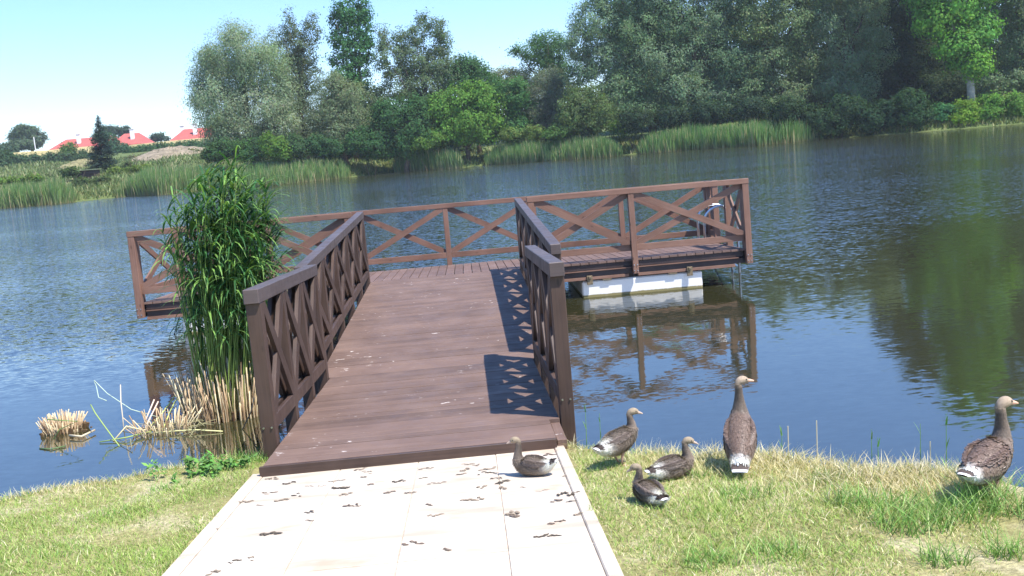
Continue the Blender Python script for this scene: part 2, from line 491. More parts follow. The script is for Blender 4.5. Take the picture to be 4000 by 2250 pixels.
# ------------------------------------------------------------------ railings
def rail(parent, M, x_in, side, y0, y1, nb, h_cap, mats, deck=0.0, drop=.20, double=True, cw=.105, ch=.10, over=.03, axis_y=True, wb=.105, posts=None, low=.155, first_big=False):
    """railing along local y (or x) ; x_in = inner face position, side = +1/-1 outward direction"""
    capm, bm = mats
    pd = .10                                   # post depth across the rail
    P = (lambda a, t, z: (a, t, z)) if axis_y else (lambda a, t, z: (t, a, z))
    S = (1, 0, 0) if axis_y else (0, 1, 0)
    mid = x_in + side * cw / 2
    top = deck + h_cap
    c = MB(); c.beam(P(mid, y0, top - ch / 2), P(mid, y1, top - ch / 2), cw, ch, S)
    root = c.build('railing', capm, parent, M, bevel=.005)
    ts = posts if posts else [y0 + over + .05 + (y1 - y0 - 2 * over - .10) * k / nb for k in range(nb + 1)]
    for k, t in enumerate(ts):
        pw = .09 if 0 < k < len(ts) - 1 else .10
        q = MB()
        q.beam(P(mid, t, deck - drop), P(mid, t, top - ch - .0005), pd if (k in (0, len(ts) - 1)) else pd - .004, pw, S)
        o = q.build('post', bm, root, M, bevel=.004)
    zl, zt = deck + low, top - ch
    offs = [(-side * (pd / 2 - .019), 0), (side * (pd / 2 - .019), 1)] if double else [(-side * (pd / 2 - .019), 0)]
    lr = MB()
    for off, q in (offs if double else offs):
        for k in range(len(ts) - 1):
            a, b_ = ts[k] + .047, ts[k + 1] - .047
            lr.beam(P(mid + off, a, zl), P(mid + off, b_, zl), .034, .10, S)
    lr.build('lower_rail', bm, root, M, bevel=.003)
    for off, q in offs:
        for k in range(len(ts) - 1):
            a, b_ = ts[k] + .048, ts[k + 1] - .048
            for r_ in (0, 1):
                # each brace is cut flush with posts, cap and lower rail
                z0, z1 = zl + .051, zt - .002
                if r_: z0, z1 = z1, z0
                dx, dz = b_ - a, z1 - z0
                L = math.hypot(dx, dz); hw = wb / 2
                # clipped parallelogram: vertical cut at both posts
                vh = hw * L / abs(dx)
                zlo, zhi = min(z0, z1), max(z0, z1)
                s_ = 1 if dz > 0 else -1
                # polygon of brace clipped to the bay rectangle
                hor = hw * L / abs(dz)
                if s_ > 0: poly = [(a, zlo), (a + hor, zlo), (b_, zhi - vh), (b_, zhi), (b_ - hor, zhi), (a, zlo + vh)]
                else: poly = [(a, zhi), (a, zhi - vh), (b_ - hor, zlo), (b_, zlo), (b_, zlo + vh), (a + hor, zhi)]
                th = .03
                o0 = mid + off + (-.0 if not r_ else .004) * (-side if q == 0 else side) + (0 if double else (side * .045 if r_ else 0))
                mb = MB(); b0 = 0
                for dd in (-th / 2, th / 2):
                    mb.v += [P(o0 + dd, t, z) for t, z in poly]
                N = 6
                fl = list(range(N)); mb.f.append(tuple(fl)); mb.f.append(tuple(N + i for i in reversed(fl)))
                ux, uz = dx / L, dz / L
                ofx, ofy = random.random() * 40, random.random() * 40
                uvp = [((t * ux + z * uz) + ofx, (-t * uz + z * ux) + ofy) for t, z in poly]
                mb.uv.append([uvp[i] for i in fl]); mb.uv.append([uvp[i] for i in reversed(fl)])
                for i_ in range(N):
                    j = (i_ + 1) % N
                    mb.f.append((j, i_, N + i_, N + j))
                    mb.uv.append([uvp[j], uvp[i_], (uvp[i_][0], uvp[i_][1] + .03), (uvp[j][0], uvp[j][1] + .03)])
                o = mb.build('cross_brace', bm, root, M)
                # make normals consistent whatever the side
    return root


def fix_normals(objs):
    import bmesh
    for o in objs:
        if o.type != 'MESH': continue
        bm = bmesh.new(); bm.from_mesh(o.data); bmesh.ops.recalc_face_normals(bm, faces=bm.faces); bm.to_mesh(o.data); bm.free()


def deck_mb(x0, x1, y0, y1, along_x=True, pw=.135, gap=.006, th=.035, z=0.0):
    mb = MB()
    if along_x:
        y = y0
        while y < y1 - .01:
            e = min(y + pw, y1)
            dz = random.uniform(-.002, .002)
            mb.box(x0, x1, y + gap / 2, e - gap / 2, z - th + dz, z + dz, 'x'); y += pw
    else:
        x = x0
        while x < x1 - .01:
            e = min(x + pw, x1)
            dz = random.uniform(-.001, .001)
            mb.box(x + gap / 2, e - gap / 2, y0, y1, z - th + dz, z + dz, 'y'); x += pw
    return mb


def shear(p0, slope):
    """local frame: origin p0, y runs along the slope, z stays vertical"""
    return Matrix(((1, 0, 0, p0[0]), (0, 1, 0, p0[1]), (0, slope, 1, p0[2]), (0, 0, 0, 1)))


# fixed jetty at the bank -------------------------------------------------
j = empty('jetty', (0, 6.06, 0)); tag(j, 'short fixed brown wooden jetty section at the end of the paved path', 'jetty')
MJ = shear((0, 0.5, 0), -.056)      # local y measured from y=6.56
deck_mb(-.978, .905, -.5, .02, pw=.13).build('deck', M_DECK, j, MJ, bevel=.002)
deck_mb(-.978, .978, .02, 2.66, pw=.1325).build('deck', M_DECK, j, MJ, bevel=.002)
fb = MB(); fb.box(-1.0, .905, -.53, -.502, -.075, -.003, 'x'); fb.build('front_board', M_BEAM if False else M_RAIL, j, MJ, bevel=.002)
fb = MB(); fb.box(.912, .975, -.49, -.0, -.09, -.022, 'y'); fb.build('edge_board', M_DECK, j, MJ, bevel=.002)
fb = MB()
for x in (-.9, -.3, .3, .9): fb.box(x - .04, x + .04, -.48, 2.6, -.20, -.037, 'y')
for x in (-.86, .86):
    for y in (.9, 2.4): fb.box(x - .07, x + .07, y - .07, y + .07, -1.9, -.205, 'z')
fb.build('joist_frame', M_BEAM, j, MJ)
rail(j, MJ, -.985, -1, 0, 2.66, 3, 1.1, (M_CAP, M_RAIL), drop=.30)
rail(j, MJ, .985, 1, 0, 2.66, 3, 1.1, (M_CAP, M_RAIL), drop=.30)

for sx in (-1, 1):
    for dx in (-.028, .028):
        q = MB(); q.tube([(sx * 1.0375 + dx, .0285, .13), (sx * 1.0375 + dx, .019, .13)], .007, 8); q.build('bolt', M_STEEL, j, MJ)

# hinged gangway ----------------------------------------------------------
g = empty('gangway', (.063, 9.257, -.163)); tag(g, 'long brown gangway with lattice railings leading out to the floating platform', 'gangway')
MG = shear((0, 0, 0), .024)
deck_mb(-1.165, 1.165, .0, 5.86, pw=.1395, z=.004).build('deck', M_DECK, g, MG, bevel=.002)
fb = MB()
for x in (-1.08, -.36, .36, 1.08): fb.box(x - .04, x + .04, .05, 5.8, -.20, -.033, 'y')
fb.build('joist_frame', M_BEAM, g, MG)
rail(g, MG, -1.17, -1, .0, 5.88, 5, 1.1, (M_CAP, M_RAIL), drop=.16)
rail(g, MG, 1.17, 1, .0, 5.88, 5, 1.1, (M_CAP, M_RAIL), drop=.16)

# floating platform -------------------------------------------------------
T = .05
f_ = empty('floating_platform', (0, 15.14, -.021)); tag(f_, 'wide floating brown wooden platform with cross braced railings on white floats', 'platform')
ct, st_ = math.cos(T), math.sin(T)
MF = Matrix(((1, 0, 0, 0), (0, ct, st_, .0), (0, -st_, ct, 0), (0, 0, 0, 1)))
XL, XR, DP = -4.72, 4.92, 2.35
deck_mb(XL + .09, XR - .09, .02, DP - .02, along_x=False, pw=.142, gap=.010, z=-.006).build('deck', M_DECK2, f_, MF, bevel=.002)
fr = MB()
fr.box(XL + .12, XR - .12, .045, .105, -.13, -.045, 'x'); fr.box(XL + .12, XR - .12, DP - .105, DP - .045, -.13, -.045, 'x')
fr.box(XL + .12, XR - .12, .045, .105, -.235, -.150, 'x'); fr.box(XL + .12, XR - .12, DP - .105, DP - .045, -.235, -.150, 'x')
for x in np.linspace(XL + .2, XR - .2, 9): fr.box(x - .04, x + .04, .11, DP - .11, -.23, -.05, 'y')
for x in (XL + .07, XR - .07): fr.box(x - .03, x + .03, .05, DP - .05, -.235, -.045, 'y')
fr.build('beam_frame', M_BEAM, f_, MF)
lg = MB(); lg.box(XL + .12, XR - .20, .012, .10, -.150, -.1365, 'x'); lg.build('ledge_strip', M_RAIL2, f_, MF)
lb = MB(); lb.box(XL + .12, 2.95, .03, .10, -.285, -.240, 'x'); lb.box(3.10, XR - .26, .03, .10, -.285, -.240, 'x')
lb.build('lower_beam', M_RAIL2, f_, MF, bevel=.002)
RW = (M_RAIL2, M_RAIL2)
kw = dict(double=False, ch=.085, cw=.11, wb=.10, low=.17, over=0)
# front railing in two stretches either side of the gangway, back and sides
rail(f_, MF, 0.02, -1, XL, -1.30, 2, 1.1, RW, axis_y=False, drop=.24, posts=[XL + .055, -2.93, -1.36], **kw)
rail(f_, MF, 0.02, -1, 1.42, XR, 2, 1.1, RW, axis_y=False, drop=.24, posts=[1.48, 3.05, XR - .055], **kw)
rail(f_, MF, DP - .02, 1, XL, XR, 6, 1.1, RW, axis_y=False, drop=.24, posts=[XL + .055 + (XR - XL - .11) * k / 6 for k in range(7)], **kw)
rail(f_, MF, XL + .10, -1, .04, DP - .02, 1, 1.098, RW, drop=.24, posts=[.10, DP - .10], **kw)
rail(f_, MF, XR - .10, 1, .04, 1.15, 1, 1.098, RW, drop=.24, posts=[.10, 1.08], **kw)
rail(f_, MF, XR - .10, 1, 1.80, DP - .02, 1, 1.098, RW, drop=.24, posts=[1.87, DP - .10], **kw)
for x in (XL + .055, 3.05, XR - .055, -2.93):
    for z in (-.10, -.19):
        for dx in (-.025, .025):
            q = MB(); q.tube([(x + dx, -.088, z), (x + dx, -.099, z)], .008, 8); q.build('bolt', M_STEEL, f_, MF)
# floats
mfl, n, l, p = mat('white_concrete')
tc = n.new('ShaderNodeTexCoord'); sp = n.new('ShaderNodeSeparateXYZ'); l.new(tc.outputs['Object'], sp.inputs[0])
ns = noise(n, l, tc.outputs['Object'], 9, 5, .7)
ad = n.new('ShaderNodeMath'); ad.operation = 'MULTIPLY_ADD'; l.new(ns.outputs[0], ad.inputs[0]); ad.inputs[1].default_value = .035; l.new(sp.outputs['Z'], ad.inputs[2])
wl = WATER_Z + .021 + .018
c = mixc(n, l, maprange(n, l, ad.outputs[0], wl + .03, wl + .045), (.20, .17, .07), (.74, .72, .68))
c = mixc(n, l, maprange(n, l, ns.outputs[0], .55, .75, 0, .25), c, (.45, .42, .36))
l.new(c, p.inputs['Base Color']); p.inputs['Roughness'].default_value = .8
for x0 in (2.20, -4.09):
    fl = MB(); fl.box(x0, x0 + 1.93, .06, DP - .1, -.80, -.31, 'x')
    fo = fl.build('float', mfl, f_, None, bevel=.02)
    for xx in (x0 + .12, x0 + 1.72):
        br = MB(); br.box(xx - .045, xx + .045, .005, .028, -.36, -.215, 'z'); br.box(xx - .02, xx + .02, -.02, .006, -.26, -.225, 'z')
        br.build('float_bracket', M_RUST, f_, MF, bevel=.003)
    for xx in (x0 + .4, x0 + 1.45):
        br = MB(); br.box(xx - .07, xx + .07, .03, .1, -.309, -.288, 'x'); br.build('spacer', M_RUST, f_, MF)
# gap filler beam between float and frame
sb = MB()
for x0 in (2.20, -4.09): sb.box(x0 + .05, x0 + 1.88, .12, DP - .2, -.312, -.24, 'x')
sb.build('float_bearer', M_BEAM, f_)
# mooring chains
for (xa, xb) in ((4.36, 4.52), (-4.15, -4.3)):
    ch = MB(); N = 16
    for k in range(N):
        t = k / (N - 1)
        cx, cy, cz = xa + (xb - xa) * t, .18, -.29 - .36 * t
        e = MB
        a = Vector(((xb - xa), 0, -.36)).normalized()
        sd_ = Vector((0, 1, 0)) if k % 2 else a.cross(Vector((0, 1, 0)))
        pts = [Vector((cx, cy, cz)) + a * .018 * math.cos(q) + sd_ * .010 * math.sin(q) for q in [2 * math.pi * i / 8 for i in range(9)]]
        ch.tube(pts, .0045, 5, caps=False)
    ch.build('mooring_chain', M_BLACK, f_, smooth=True)
# swimming ladder at the gap in the right-hand railing
ld = None
for y in (1.25, 1.70):
    pts = [(4.50, y, 0.0), (4.50, y, .34)]
    for q in range(1, 11):
        an = math.pi - q * math.pi / 10
        pts.append((4.50 + .285 + .285 * math.cos(an), y, .34 + .26 * math.sin(an)))
    pts += [(5.07, y, .1), (5.07, y, -1.15)]
    t = MB(); t.tube(pts, .021, 10); t.tube([(4.50, y, -.002), (4.50, y, .012)], .05, 12)
    if ld is None: ld = t.build('ladder', M_STEEL, f_, smooth=True)
    else: t.build('side_rail', M_STEEL, ld, smooth=True)
for k in range(4):
    t = MB(); z = -.22 - .25 * k; t.beam((5.07, 1.25, z), (5.07, 1.70, z), .05, .02, (1, 0, 0)); t.build('rung', M_STEEL, ld)
t = MB(); t.beam((4.95, 1.24, -.12), (4.95, 1.71, -.12), .05, .05, (1, 0, 0)); t.build('mount', M_BEAM, ld)
fix_normals([o for o in col.objects if o.type == 'MESH' and o.name.startswith(('cross_brace', 'deck', 'post', 'railing', 'lower_rail', 'joist', 'front_board', 'edge_board', 'beam_frame', 'float', 'ledge', 'lower_beam', 'path', 'kerb'))])

# ------------------------------------------------------------------ foliage
def unit(v): return v / np.linalg.norm(v, axis=1, keepdims=True)


def leaves(P, Nrm, size, aspect, droop, base, var, r=rng):
    """quads at P, oriented near Nrm"""
    n = len(P)
    nn = unit(Nrm + r.normal(0, .36, (n, 3)))
    t = r.normal(0, 1, (n, 3)); t[:, 2] -= droop
    t = unit(t - nn * (t * nn).sum(1, keepdims=True))
    b_ = np.cross(nn, t)
    s = size * r.uniform(.6, 1.35, (n, 1))
    a = t * s; b2 = b_ * s * aspect
    V = np.stack([P - a, P + b2, P + a, P - b2], 1).reshape(-1, 3)
    F = np.arange(n * 4).reshape(-1, 4)
    c = np.array(base)[None] * r.uniform(1 - var, 1 + var, (n, 1)) * (1 + r.normal(0, .09, (n, 3)))
    C = np.repeat(np.clip(c, .004, .9), 4, axis=0)
    return V, F, C


LEAFS, LEAFN = .80, 1.0


def crown(lobes, y, base, leaf=.17, aspect=.6, droop=0, dens=1.0, var=.2, clump=.95, r=rng, tint=None, stretch=1.0):
    """lobes in picture px around distance y -> leaf clouds with real depth"""
    Vs, Fs, Cs = [], [], []
    off = 0
    k = PX * y / FOC
    for li, (px, py, rx, ry) in enumerate(lobes):
        c0 = at(px, py, y) + np.array([0, r.uniform(-.35, .35) * rx * k, 0])
        R = np.array([rx * k, rx * k * .95, ry * k])
        area = 4 * math.pi * ((R[0] * R[1] + R[0] * R[2] + R[1] * R[2]) / 3)
        nc = max(6, int(area / (clump * clump * 1.25)))
        d = unit(r.normal(0, 1, (nc, 3)))
        rad = r.uniform(.62, 1.08, (nc, 1))
        cc = c0 + d * R * rad
        lc = 1.22 + r.normal(0, .13, nc)
        nl = int(84 * dens * (clump / .95) ** 2 * (.17 / leaf) ** 1.2 * LEAFN)
        nl = max(8, nl)
        off3 = r.normal(0, 1, (nc, nl, 3)) * clump * np.array([.46, .46, .36 * stretch])
        P = (cc[:, None, :] + off3).reshape(-1, 3)
        N = (off3 * .8 + d[:, None, :] * .9 + np.array([0, 0, .35])).reshape(-1, 3)
        V, F, C = leaves(P, unit(N), leaf * LEAFS, aspect, droop, base, var * .8, r)
        C *= np.repeat(np.repeat(lc, nl), 4)[:, None]
        if tint is not None:
            C *= np.array(tint[li % len(tint)])[None]
        Vs.append(V); Fs.append(F + off); Cs.append(C); off += len(V)
    return np.vstack(Vs), np.vstack(Fs), np.clip(np.vstack(Cs), 0, 1)


def tree(name, label, cat, lobes, y, base, trunk=None, bark=M_BARK, group=None, thick=.3, seed=1, **kw):
    """trunk: (px_base, py_base) in the picture; py None = ground"""
    r = np.random.default_rng(seed)
    V, F, C = crown(lobes, y, base, r=r, **kw)
    tx = trunk if trunk is not None else float(np.mean([a[0] for a in lobes]))
    p0 = at(tx, 300, y); gz = float(ground_z(p0[0], y))
    root = empty(name, (p0[0], y, gz)); tag(root, label, cat, group)
    o = new_obj('crown', np_mesh('crown', V - np.array([p0[0], y, gz]), F, C), M_LEAF, root)
    # trunk and limbs
    mb = MB()
    top = sorted([at(a[0], a[1], y) for a in lobes], key=lambda q: q[2])
    hi = top[-1]
    H = hi[2] - gz
    tr = [Vector((0, 0, -.3))]
    for t in (.12, .3, .5, .72):
        tr.append(Vector(((hi[0] - p0[0]) * t * .8 + r.normal(0, .12), r.normal(0, .15), H * t)))
    mb.tube(tr, [thick * 1.25, thick, thick * .75, thick * .5, thick * .2], 8)
    for q in top:
        e = Vector((q[0] - p0[0], r.normal(0, .8), q[2] - gz))
        s = tr[1].lerp(tr[2], r.uniform(.0, 1)) if e.z < H * .6 else tr[2].lerp(tr[3], r.uniform(0, 1))
        if (e - s).length < .8 or e.z < s.z * .6: continue
        mid = s.lerp(e, .5) + Vector((r.normal(0, .3), r.normal(0, .3), .3))
        mb.tube([s, mid, e], [thick * .4, thick * .25, thick * .08], 6)
    mb.build('trunk', bark, root, smooth=True)
    return root


GRP = 'trees on the far bank'
tree('willow_tree', 'large rounded pale grey-green willow, leftmost of the far bank trees', 'tree',
     [(600, 135, 80, 65), (545, 190, 65, 60), (655, 180, 75, 70), (555, 265, 72, 65), (640, 280, 90, 78), (512, 235, 40, 42), (700, 240, 50, 70),
      (600, 345, 85, 42), (555, 325, 55, 42), (588, 92, 32, 28), (700, 320, 55, 50), (530, 155, 35, 35)], 133, (.22, .285, .175),
     trunk=630, group=GRP, thick=.45, seed=2, leaf=.19, aspect=.33, droop=1.2, stretch=1.5, tint=[(1, 1, 1), (1.1, 1.05, 1.05), (.9, .95, .85)])
tree('willow_tree', 'pale feathery willow rising just behind the large rounded willow', 'tree',
     [(688, 105, 26, 34), (700, 150, 34, 40), (730, 190, 38, 50), (735, 260, 40, 60)], 141, (.19, .235, .14), group=GRP, seed=3, leaf=.17, aspect=.33, droop=1.2, dens=.8)
tree('poplar_tree', 'tall thin olive poplar with a half bare twiggy top', 'tree',
     [(728, 65, 18, 42), (742, 110, 24, 40), (716, 95, 16, 24), (786, 75, 22, 40), (768, 130, 30, 42), (740, 170, 30, 45), (775, 200, 34, 55), (745, 240, 34, 50), (765, 300, 38, 55), (770, 355, 34, 40)],
     138, (.11, .145, .08), trunk=762, group=GRP, seed=4, leaf=.15, dens=.62, clump=.75)
tree('poplar_tree', 'tall dense dark green poplar, highest crown left of the gap in the trees', 'tree',
     [(872, 30, 36, 36), (908, 78, 30, 36), (862, 95, 32, 36), (898, 138, 38, 30), (846, 52, 16, 24), (872, 190, 32, 34), (842, 150, 16, 22), (920, 40, 18, 24), (905, 5, 20, 24), (880, 250, 36, 50), (928, 105, 14, 22), (912, 195, 22, 30)],
     140, (.065, .165, .06), trunk=885, group=GRP, seed=5, leaf=.19, aspect=.8, dens=.62, clump=.8)
tree('willow_tree', 'medium rounded olive-grey willow standing in front of the tall poplars', 'tree',
     [(838, 235, 48, 42), (885, 250, 45, 42), (850, 290, 66, 50), (808, 300, 35, 45), (905, 310, 42, 42), (862, 340, 62, 34), (830, 205, 25, 20)],
     130, (.16, .205, .11), trunk=860, group=GRP, seed=6, leaf=.17, aspect=.4, droop=.8)
tree('birch_tree', 'tall loose grey-green tree with a spiky open top, right of the dark poplar', 'tree',
     [(960, 85, 13, 45), (975, 150, 34, 50), (1008, 110, 22, 40), (1050, 95, 22, 38), (1068, 60, 18, 30), (1100, 75, 24, 32), (1112, 115, 24, 34), (1040, 150, 46, 46), (1095, 165, 42, 42),
      (1130, 195, 38, 42), (1015, 215, 46, 46), (1075, 225, 50, 46), (1150, 165, 22, 26), (960, 250, 30, 40)], 139, (.12, .17, .085), trunk=1060, group=GRP, seed=7, leaf=.16, dens=.72, clump=.8)
tree('bushy_tree', 'low dark green bushy tree in front of the loose grey-green one', 'tree',
     [(985, 290, 45, 42), (1035, 325, 50, 42), (950, 345, 50, 34), (1010, 368, 50, 26), (1075, 352, 40, 32), (1045, 270, 30, 26), (960, 380, 40, 16)], 128, (.05, .115, .04), trunk=1010, group=GRP, seed=8, leaf=.18, aspect=.7)
tree('bushy_tree', 'broad bright yellow-green bushy tree near the middle of the far bank', 'tree',
     [(1110, 275, 40, 40), (1160, 255, 42, 44), (1215, 260, 42, 46), (1190, 310, 58, 36), (1130, 325, 45, 32), (1235, 310, 30, 36), (1105, 345, 36, 18), (1165, 348, 40, 14), (1225, 342, 34, 16)], 129, (.11, .22, .04), trunk=1170, group=GRP, seed=9, leaf=.19, aspect=.75)
tree('bushy_tree', 'dark green rounded tree rising behind the yellow-green one', 'tree',
     [(1185, 175, 38, 36), (1215, 205, 34, 42), (1158, 205, 36, 42), (1238, 235, 26, 36)], 138, (.06, .135, .045), group=GRP, seed=10, leaf=.17, aspect=.7)
tree('willow_tree', 'hazy tan-green treetop far back below the gap of sky', 'tree',
     [(1265, 195, 34, 24), (1300, 200, 42, 28), (1335, 215, 35, 30), (1290, 235, 60, 30)], 150, (.21, .225, .12), group=GRP, seed=11, leaf=.17, aspect=.4, dens=.9)
tree('bushy_tree', 'fresh green bush beside the yellow-green tree, left of the small grey willow', 'tree',
     [(1290, 240, 42, 42), (1310, 290, 40, 40), (1270, 300, 36, 44), (1300, 330, 50, 24), (1335, 290, 26, 40)], 131, (.06, .145, .045), group=GRP, seed=12, leaf=.17, aspect=.7)
tree('locust_tree', 'airy mid green tree reaching left into the gap of sky', 'tree',
     [(1375, 105, 44, 22), (1345, 132, 38, 20), (1405, 130, 34, 30), (1298, 128, 22, 9), (1365, 158, 46, 20), (1410, 170, 30, 30)], 148, (.08, .165, .06), trunk=1385, group=GRP, seed=13, leaf=.16, dens=.75)
tree('willow_tree', 'small silver-grey willow left of the huge willow group', 'tree',
     [(1372, 205, 38, 36), (1400, 245, 38, 38), (1350, 260, 34, 40), (1380, 290, 50, 40), (1360, 322, 42, 18)], 131, (.135, .165, .11), group=GRP, seed=14, leaf=.16, aspect=.35, droop=1)
tree('bushy_tree', 'round mid green bush at the foot of the huge willow group', 'tree',
     [(1470, 245, 42, 34), (1440, 280, 40, 36), (1510, 280, 38, 38), (1478, 310, 60, 26), (1430, 318, 36, 18)], 122, (.10, .15, .055), group=GRP, seed=15, leaf=.16, aspect=.6)
WG = (.155, .225, .13)
tree('willow_tree', 'huge grey-green willow at the left end of the tall dense group', 'tree',
     [(1500, 55, 66, 50), (1460, 110, 38, 45), (1560, -15, 78, 60), (1600, 80, 80, 66), (1525, 150, 62, 50), (1640, 165, 80, 66), (1465, 180, 42, 40), (1590, 220, 75, 46), (1620, -70, 80, 50), (1540, 240, 50, 40), (1655, 20, 60, 60), (1600, 275, 70, 36), (1545, 290, 40, 28)],
     127, WG, trunk=1640, group=GRP, thick=.5, seed=16, leaf=.19, aspect=.4, droop=.8, tint=[(1.1, 1.1, 1.1), (1, 1, 1), (.85, .9, .9), (1, 1.05, .9)])
tree('willow_tree', 'tall grey-green willow in the middle of the dense group, a few bare twigs on top', 'tree',
     [(1740, -60, 84, 60), (1700, 55, 60, 60), (1790, 60, 76, 66), (1745, 150, 76, 60), (1840, 160, 62, 60), (1710, 235, 70, 46), (1800, 250, 72, 46), (1840, -10, 60, 60), (1745, 285, 66, 30)],
     126, (.14, .21, .12), trunk=1760, group=GRP, thick=.5, seed=17, leaf=.19, aspect=.45, droop=.7, tint=[(1.05, 1.05, 1.05), (.9, .95, .9), (1, 1, 1)])
tree('willow_tree', 'tall olive-green willow right of the middle of the dense group', 'tree',
     [(1920, -50, 80, 64), (1900, 60, 66, 60), (1980, 50, 70, 66), (1935, 150, 74, 60), (2020, 150, 62, 60), (1890, 230, 60, 44), (1980, 235, 66, 46), (2040, -30, 66, 60), (1930, 275, 66, 30)],
     124, (.165, .225, .11), trunk=1950, group=GRP, thick=.5, seed=18, leaf=.19, aspect=.45, droop=.7, tint=[(1, 1, 1), (1.1, 1.05, .95), (.88, .92, .9)])
tree('willow_tree', 'grey willow with low hanging sprays at the right end of the dense group', 'tree',
     [(2120, -60, 76, 70), (2090, 60, 60, 60), (2170, 40, 66, 64), (2130, 150, 66, 56), (2200, 120, 50, 60), (2090, 215, 50, 40), (2200, -60, 60, 70), (2150, 225, 60, 40)],
     122, (.17, .235, .13), trunk=2130, group=GRP, thick=.5, seed=19, leaf=.19, aspect=.4, droop=.9)
tree('dark_tree', 'very dark shaded tree behind the bright green one on the right', 'tree',
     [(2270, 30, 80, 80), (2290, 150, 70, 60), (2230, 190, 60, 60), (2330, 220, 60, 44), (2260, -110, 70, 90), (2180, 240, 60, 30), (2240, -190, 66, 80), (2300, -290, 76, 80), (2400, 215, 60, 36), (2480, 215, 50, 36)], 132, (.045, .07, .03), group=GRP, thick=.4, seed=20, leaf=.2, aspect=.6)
tree('maple_tree', 'towering bright green tree with a pale trunk near the right edge', 'tree',
     [(2410, 0, 80, 60), (2350, 50, 52, 46), (2450, 80, 66, 56), (2380, -100, 100, 80), (2480, -90, 80, 80), (2430, -230, 95, 90), (2425, -330, 78, 78), (2440, 165, 42, 34), (2330, -30, 56, 52), (2400, 120, 50, 40), (2400, -420, 50, 50)],
     112, (.12, .27, .05), trunk=2447, bark=M_PALEBARK, group=GRP, thick=.42, seed=21, leaf=.2, aspect=.8, dens=.85, tint=[(1, 1, 1), (1.1, 1.05, .9), (.85, .9, 1)])
tree('willow_tree', 'greyish green tree cut off by the right edge of the picture', 'tree',
     [(2545, 120, 50, 60), (2560, 10, 62, 70), (2590, -110, 90, 90), (2630, 60, 66, 90), (2550, 205, 48, 40), (2500, 210, 36, 30), (2580, -250, 80, 100), (2680, -60, 80, 100), (2660, 180, 80, 60), (2570, -370, 90, 100), (2500, -430, 80, 70), (2660, -300, 100, 120)],
     117, (.15, .21, .11), group=GRP, thick=.4, seed=22, leaf=.19, aspect=.5)
# backing trees further into the wood
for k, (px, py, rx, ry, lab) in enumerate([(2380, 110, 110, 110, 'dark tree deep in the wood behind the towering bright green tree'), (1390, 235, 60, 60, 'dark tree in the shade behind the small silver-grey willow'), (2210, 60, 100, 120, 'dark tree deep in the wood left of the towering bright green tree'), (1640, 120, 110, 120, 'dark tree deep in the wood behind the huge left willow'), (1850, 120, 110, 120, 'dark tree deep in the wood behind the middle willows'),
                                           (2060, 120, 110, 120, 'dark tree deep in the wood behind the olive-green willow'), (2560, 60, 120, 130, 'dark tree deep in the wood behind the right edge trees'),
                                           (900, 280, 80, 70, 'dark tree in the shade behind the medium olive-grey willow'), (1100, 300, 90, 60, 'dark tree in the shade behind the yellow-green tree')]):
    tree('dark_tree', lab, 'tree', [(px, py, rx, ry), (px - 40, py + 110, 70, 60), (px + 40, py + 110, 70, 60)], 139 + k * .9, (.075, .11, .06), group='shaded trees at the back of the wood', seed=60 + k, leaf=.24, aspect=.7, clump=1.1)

# shrubs ---------------------------------------------------------------
def shrub(name, label, lobes, y, base, group=None, seed=1, **kw):
    r = np.random.default_rng(seed)
    V, F, C = crown(lobes, y, base, r=r, **kw)
    px = float(np.mean([a[0] for a in lobes])); p0 = at(px, 300, y)
    gz = float(ground_z(p0[0], y))
    root = empty(name, (p0[0], y, gz)); tag(root, label, 'shrub', group)
    new_obj('foliage', np_mesh('foliage', V - np.array([p0[0], y, gz]), F, C), M_LEAF, root)
    mb = MB()
    for q in range(3):
        a = r.uniform(-.5, .5)
        mb.tube([(a, 0, -.2), (a * 1.8, r.normal(0, .2), .8), (a * 2.6, r.normal(0, .3), 1.6)], [.06, .045, .02], 6)
    mb.build('stem', M_BARK, root)
    return root


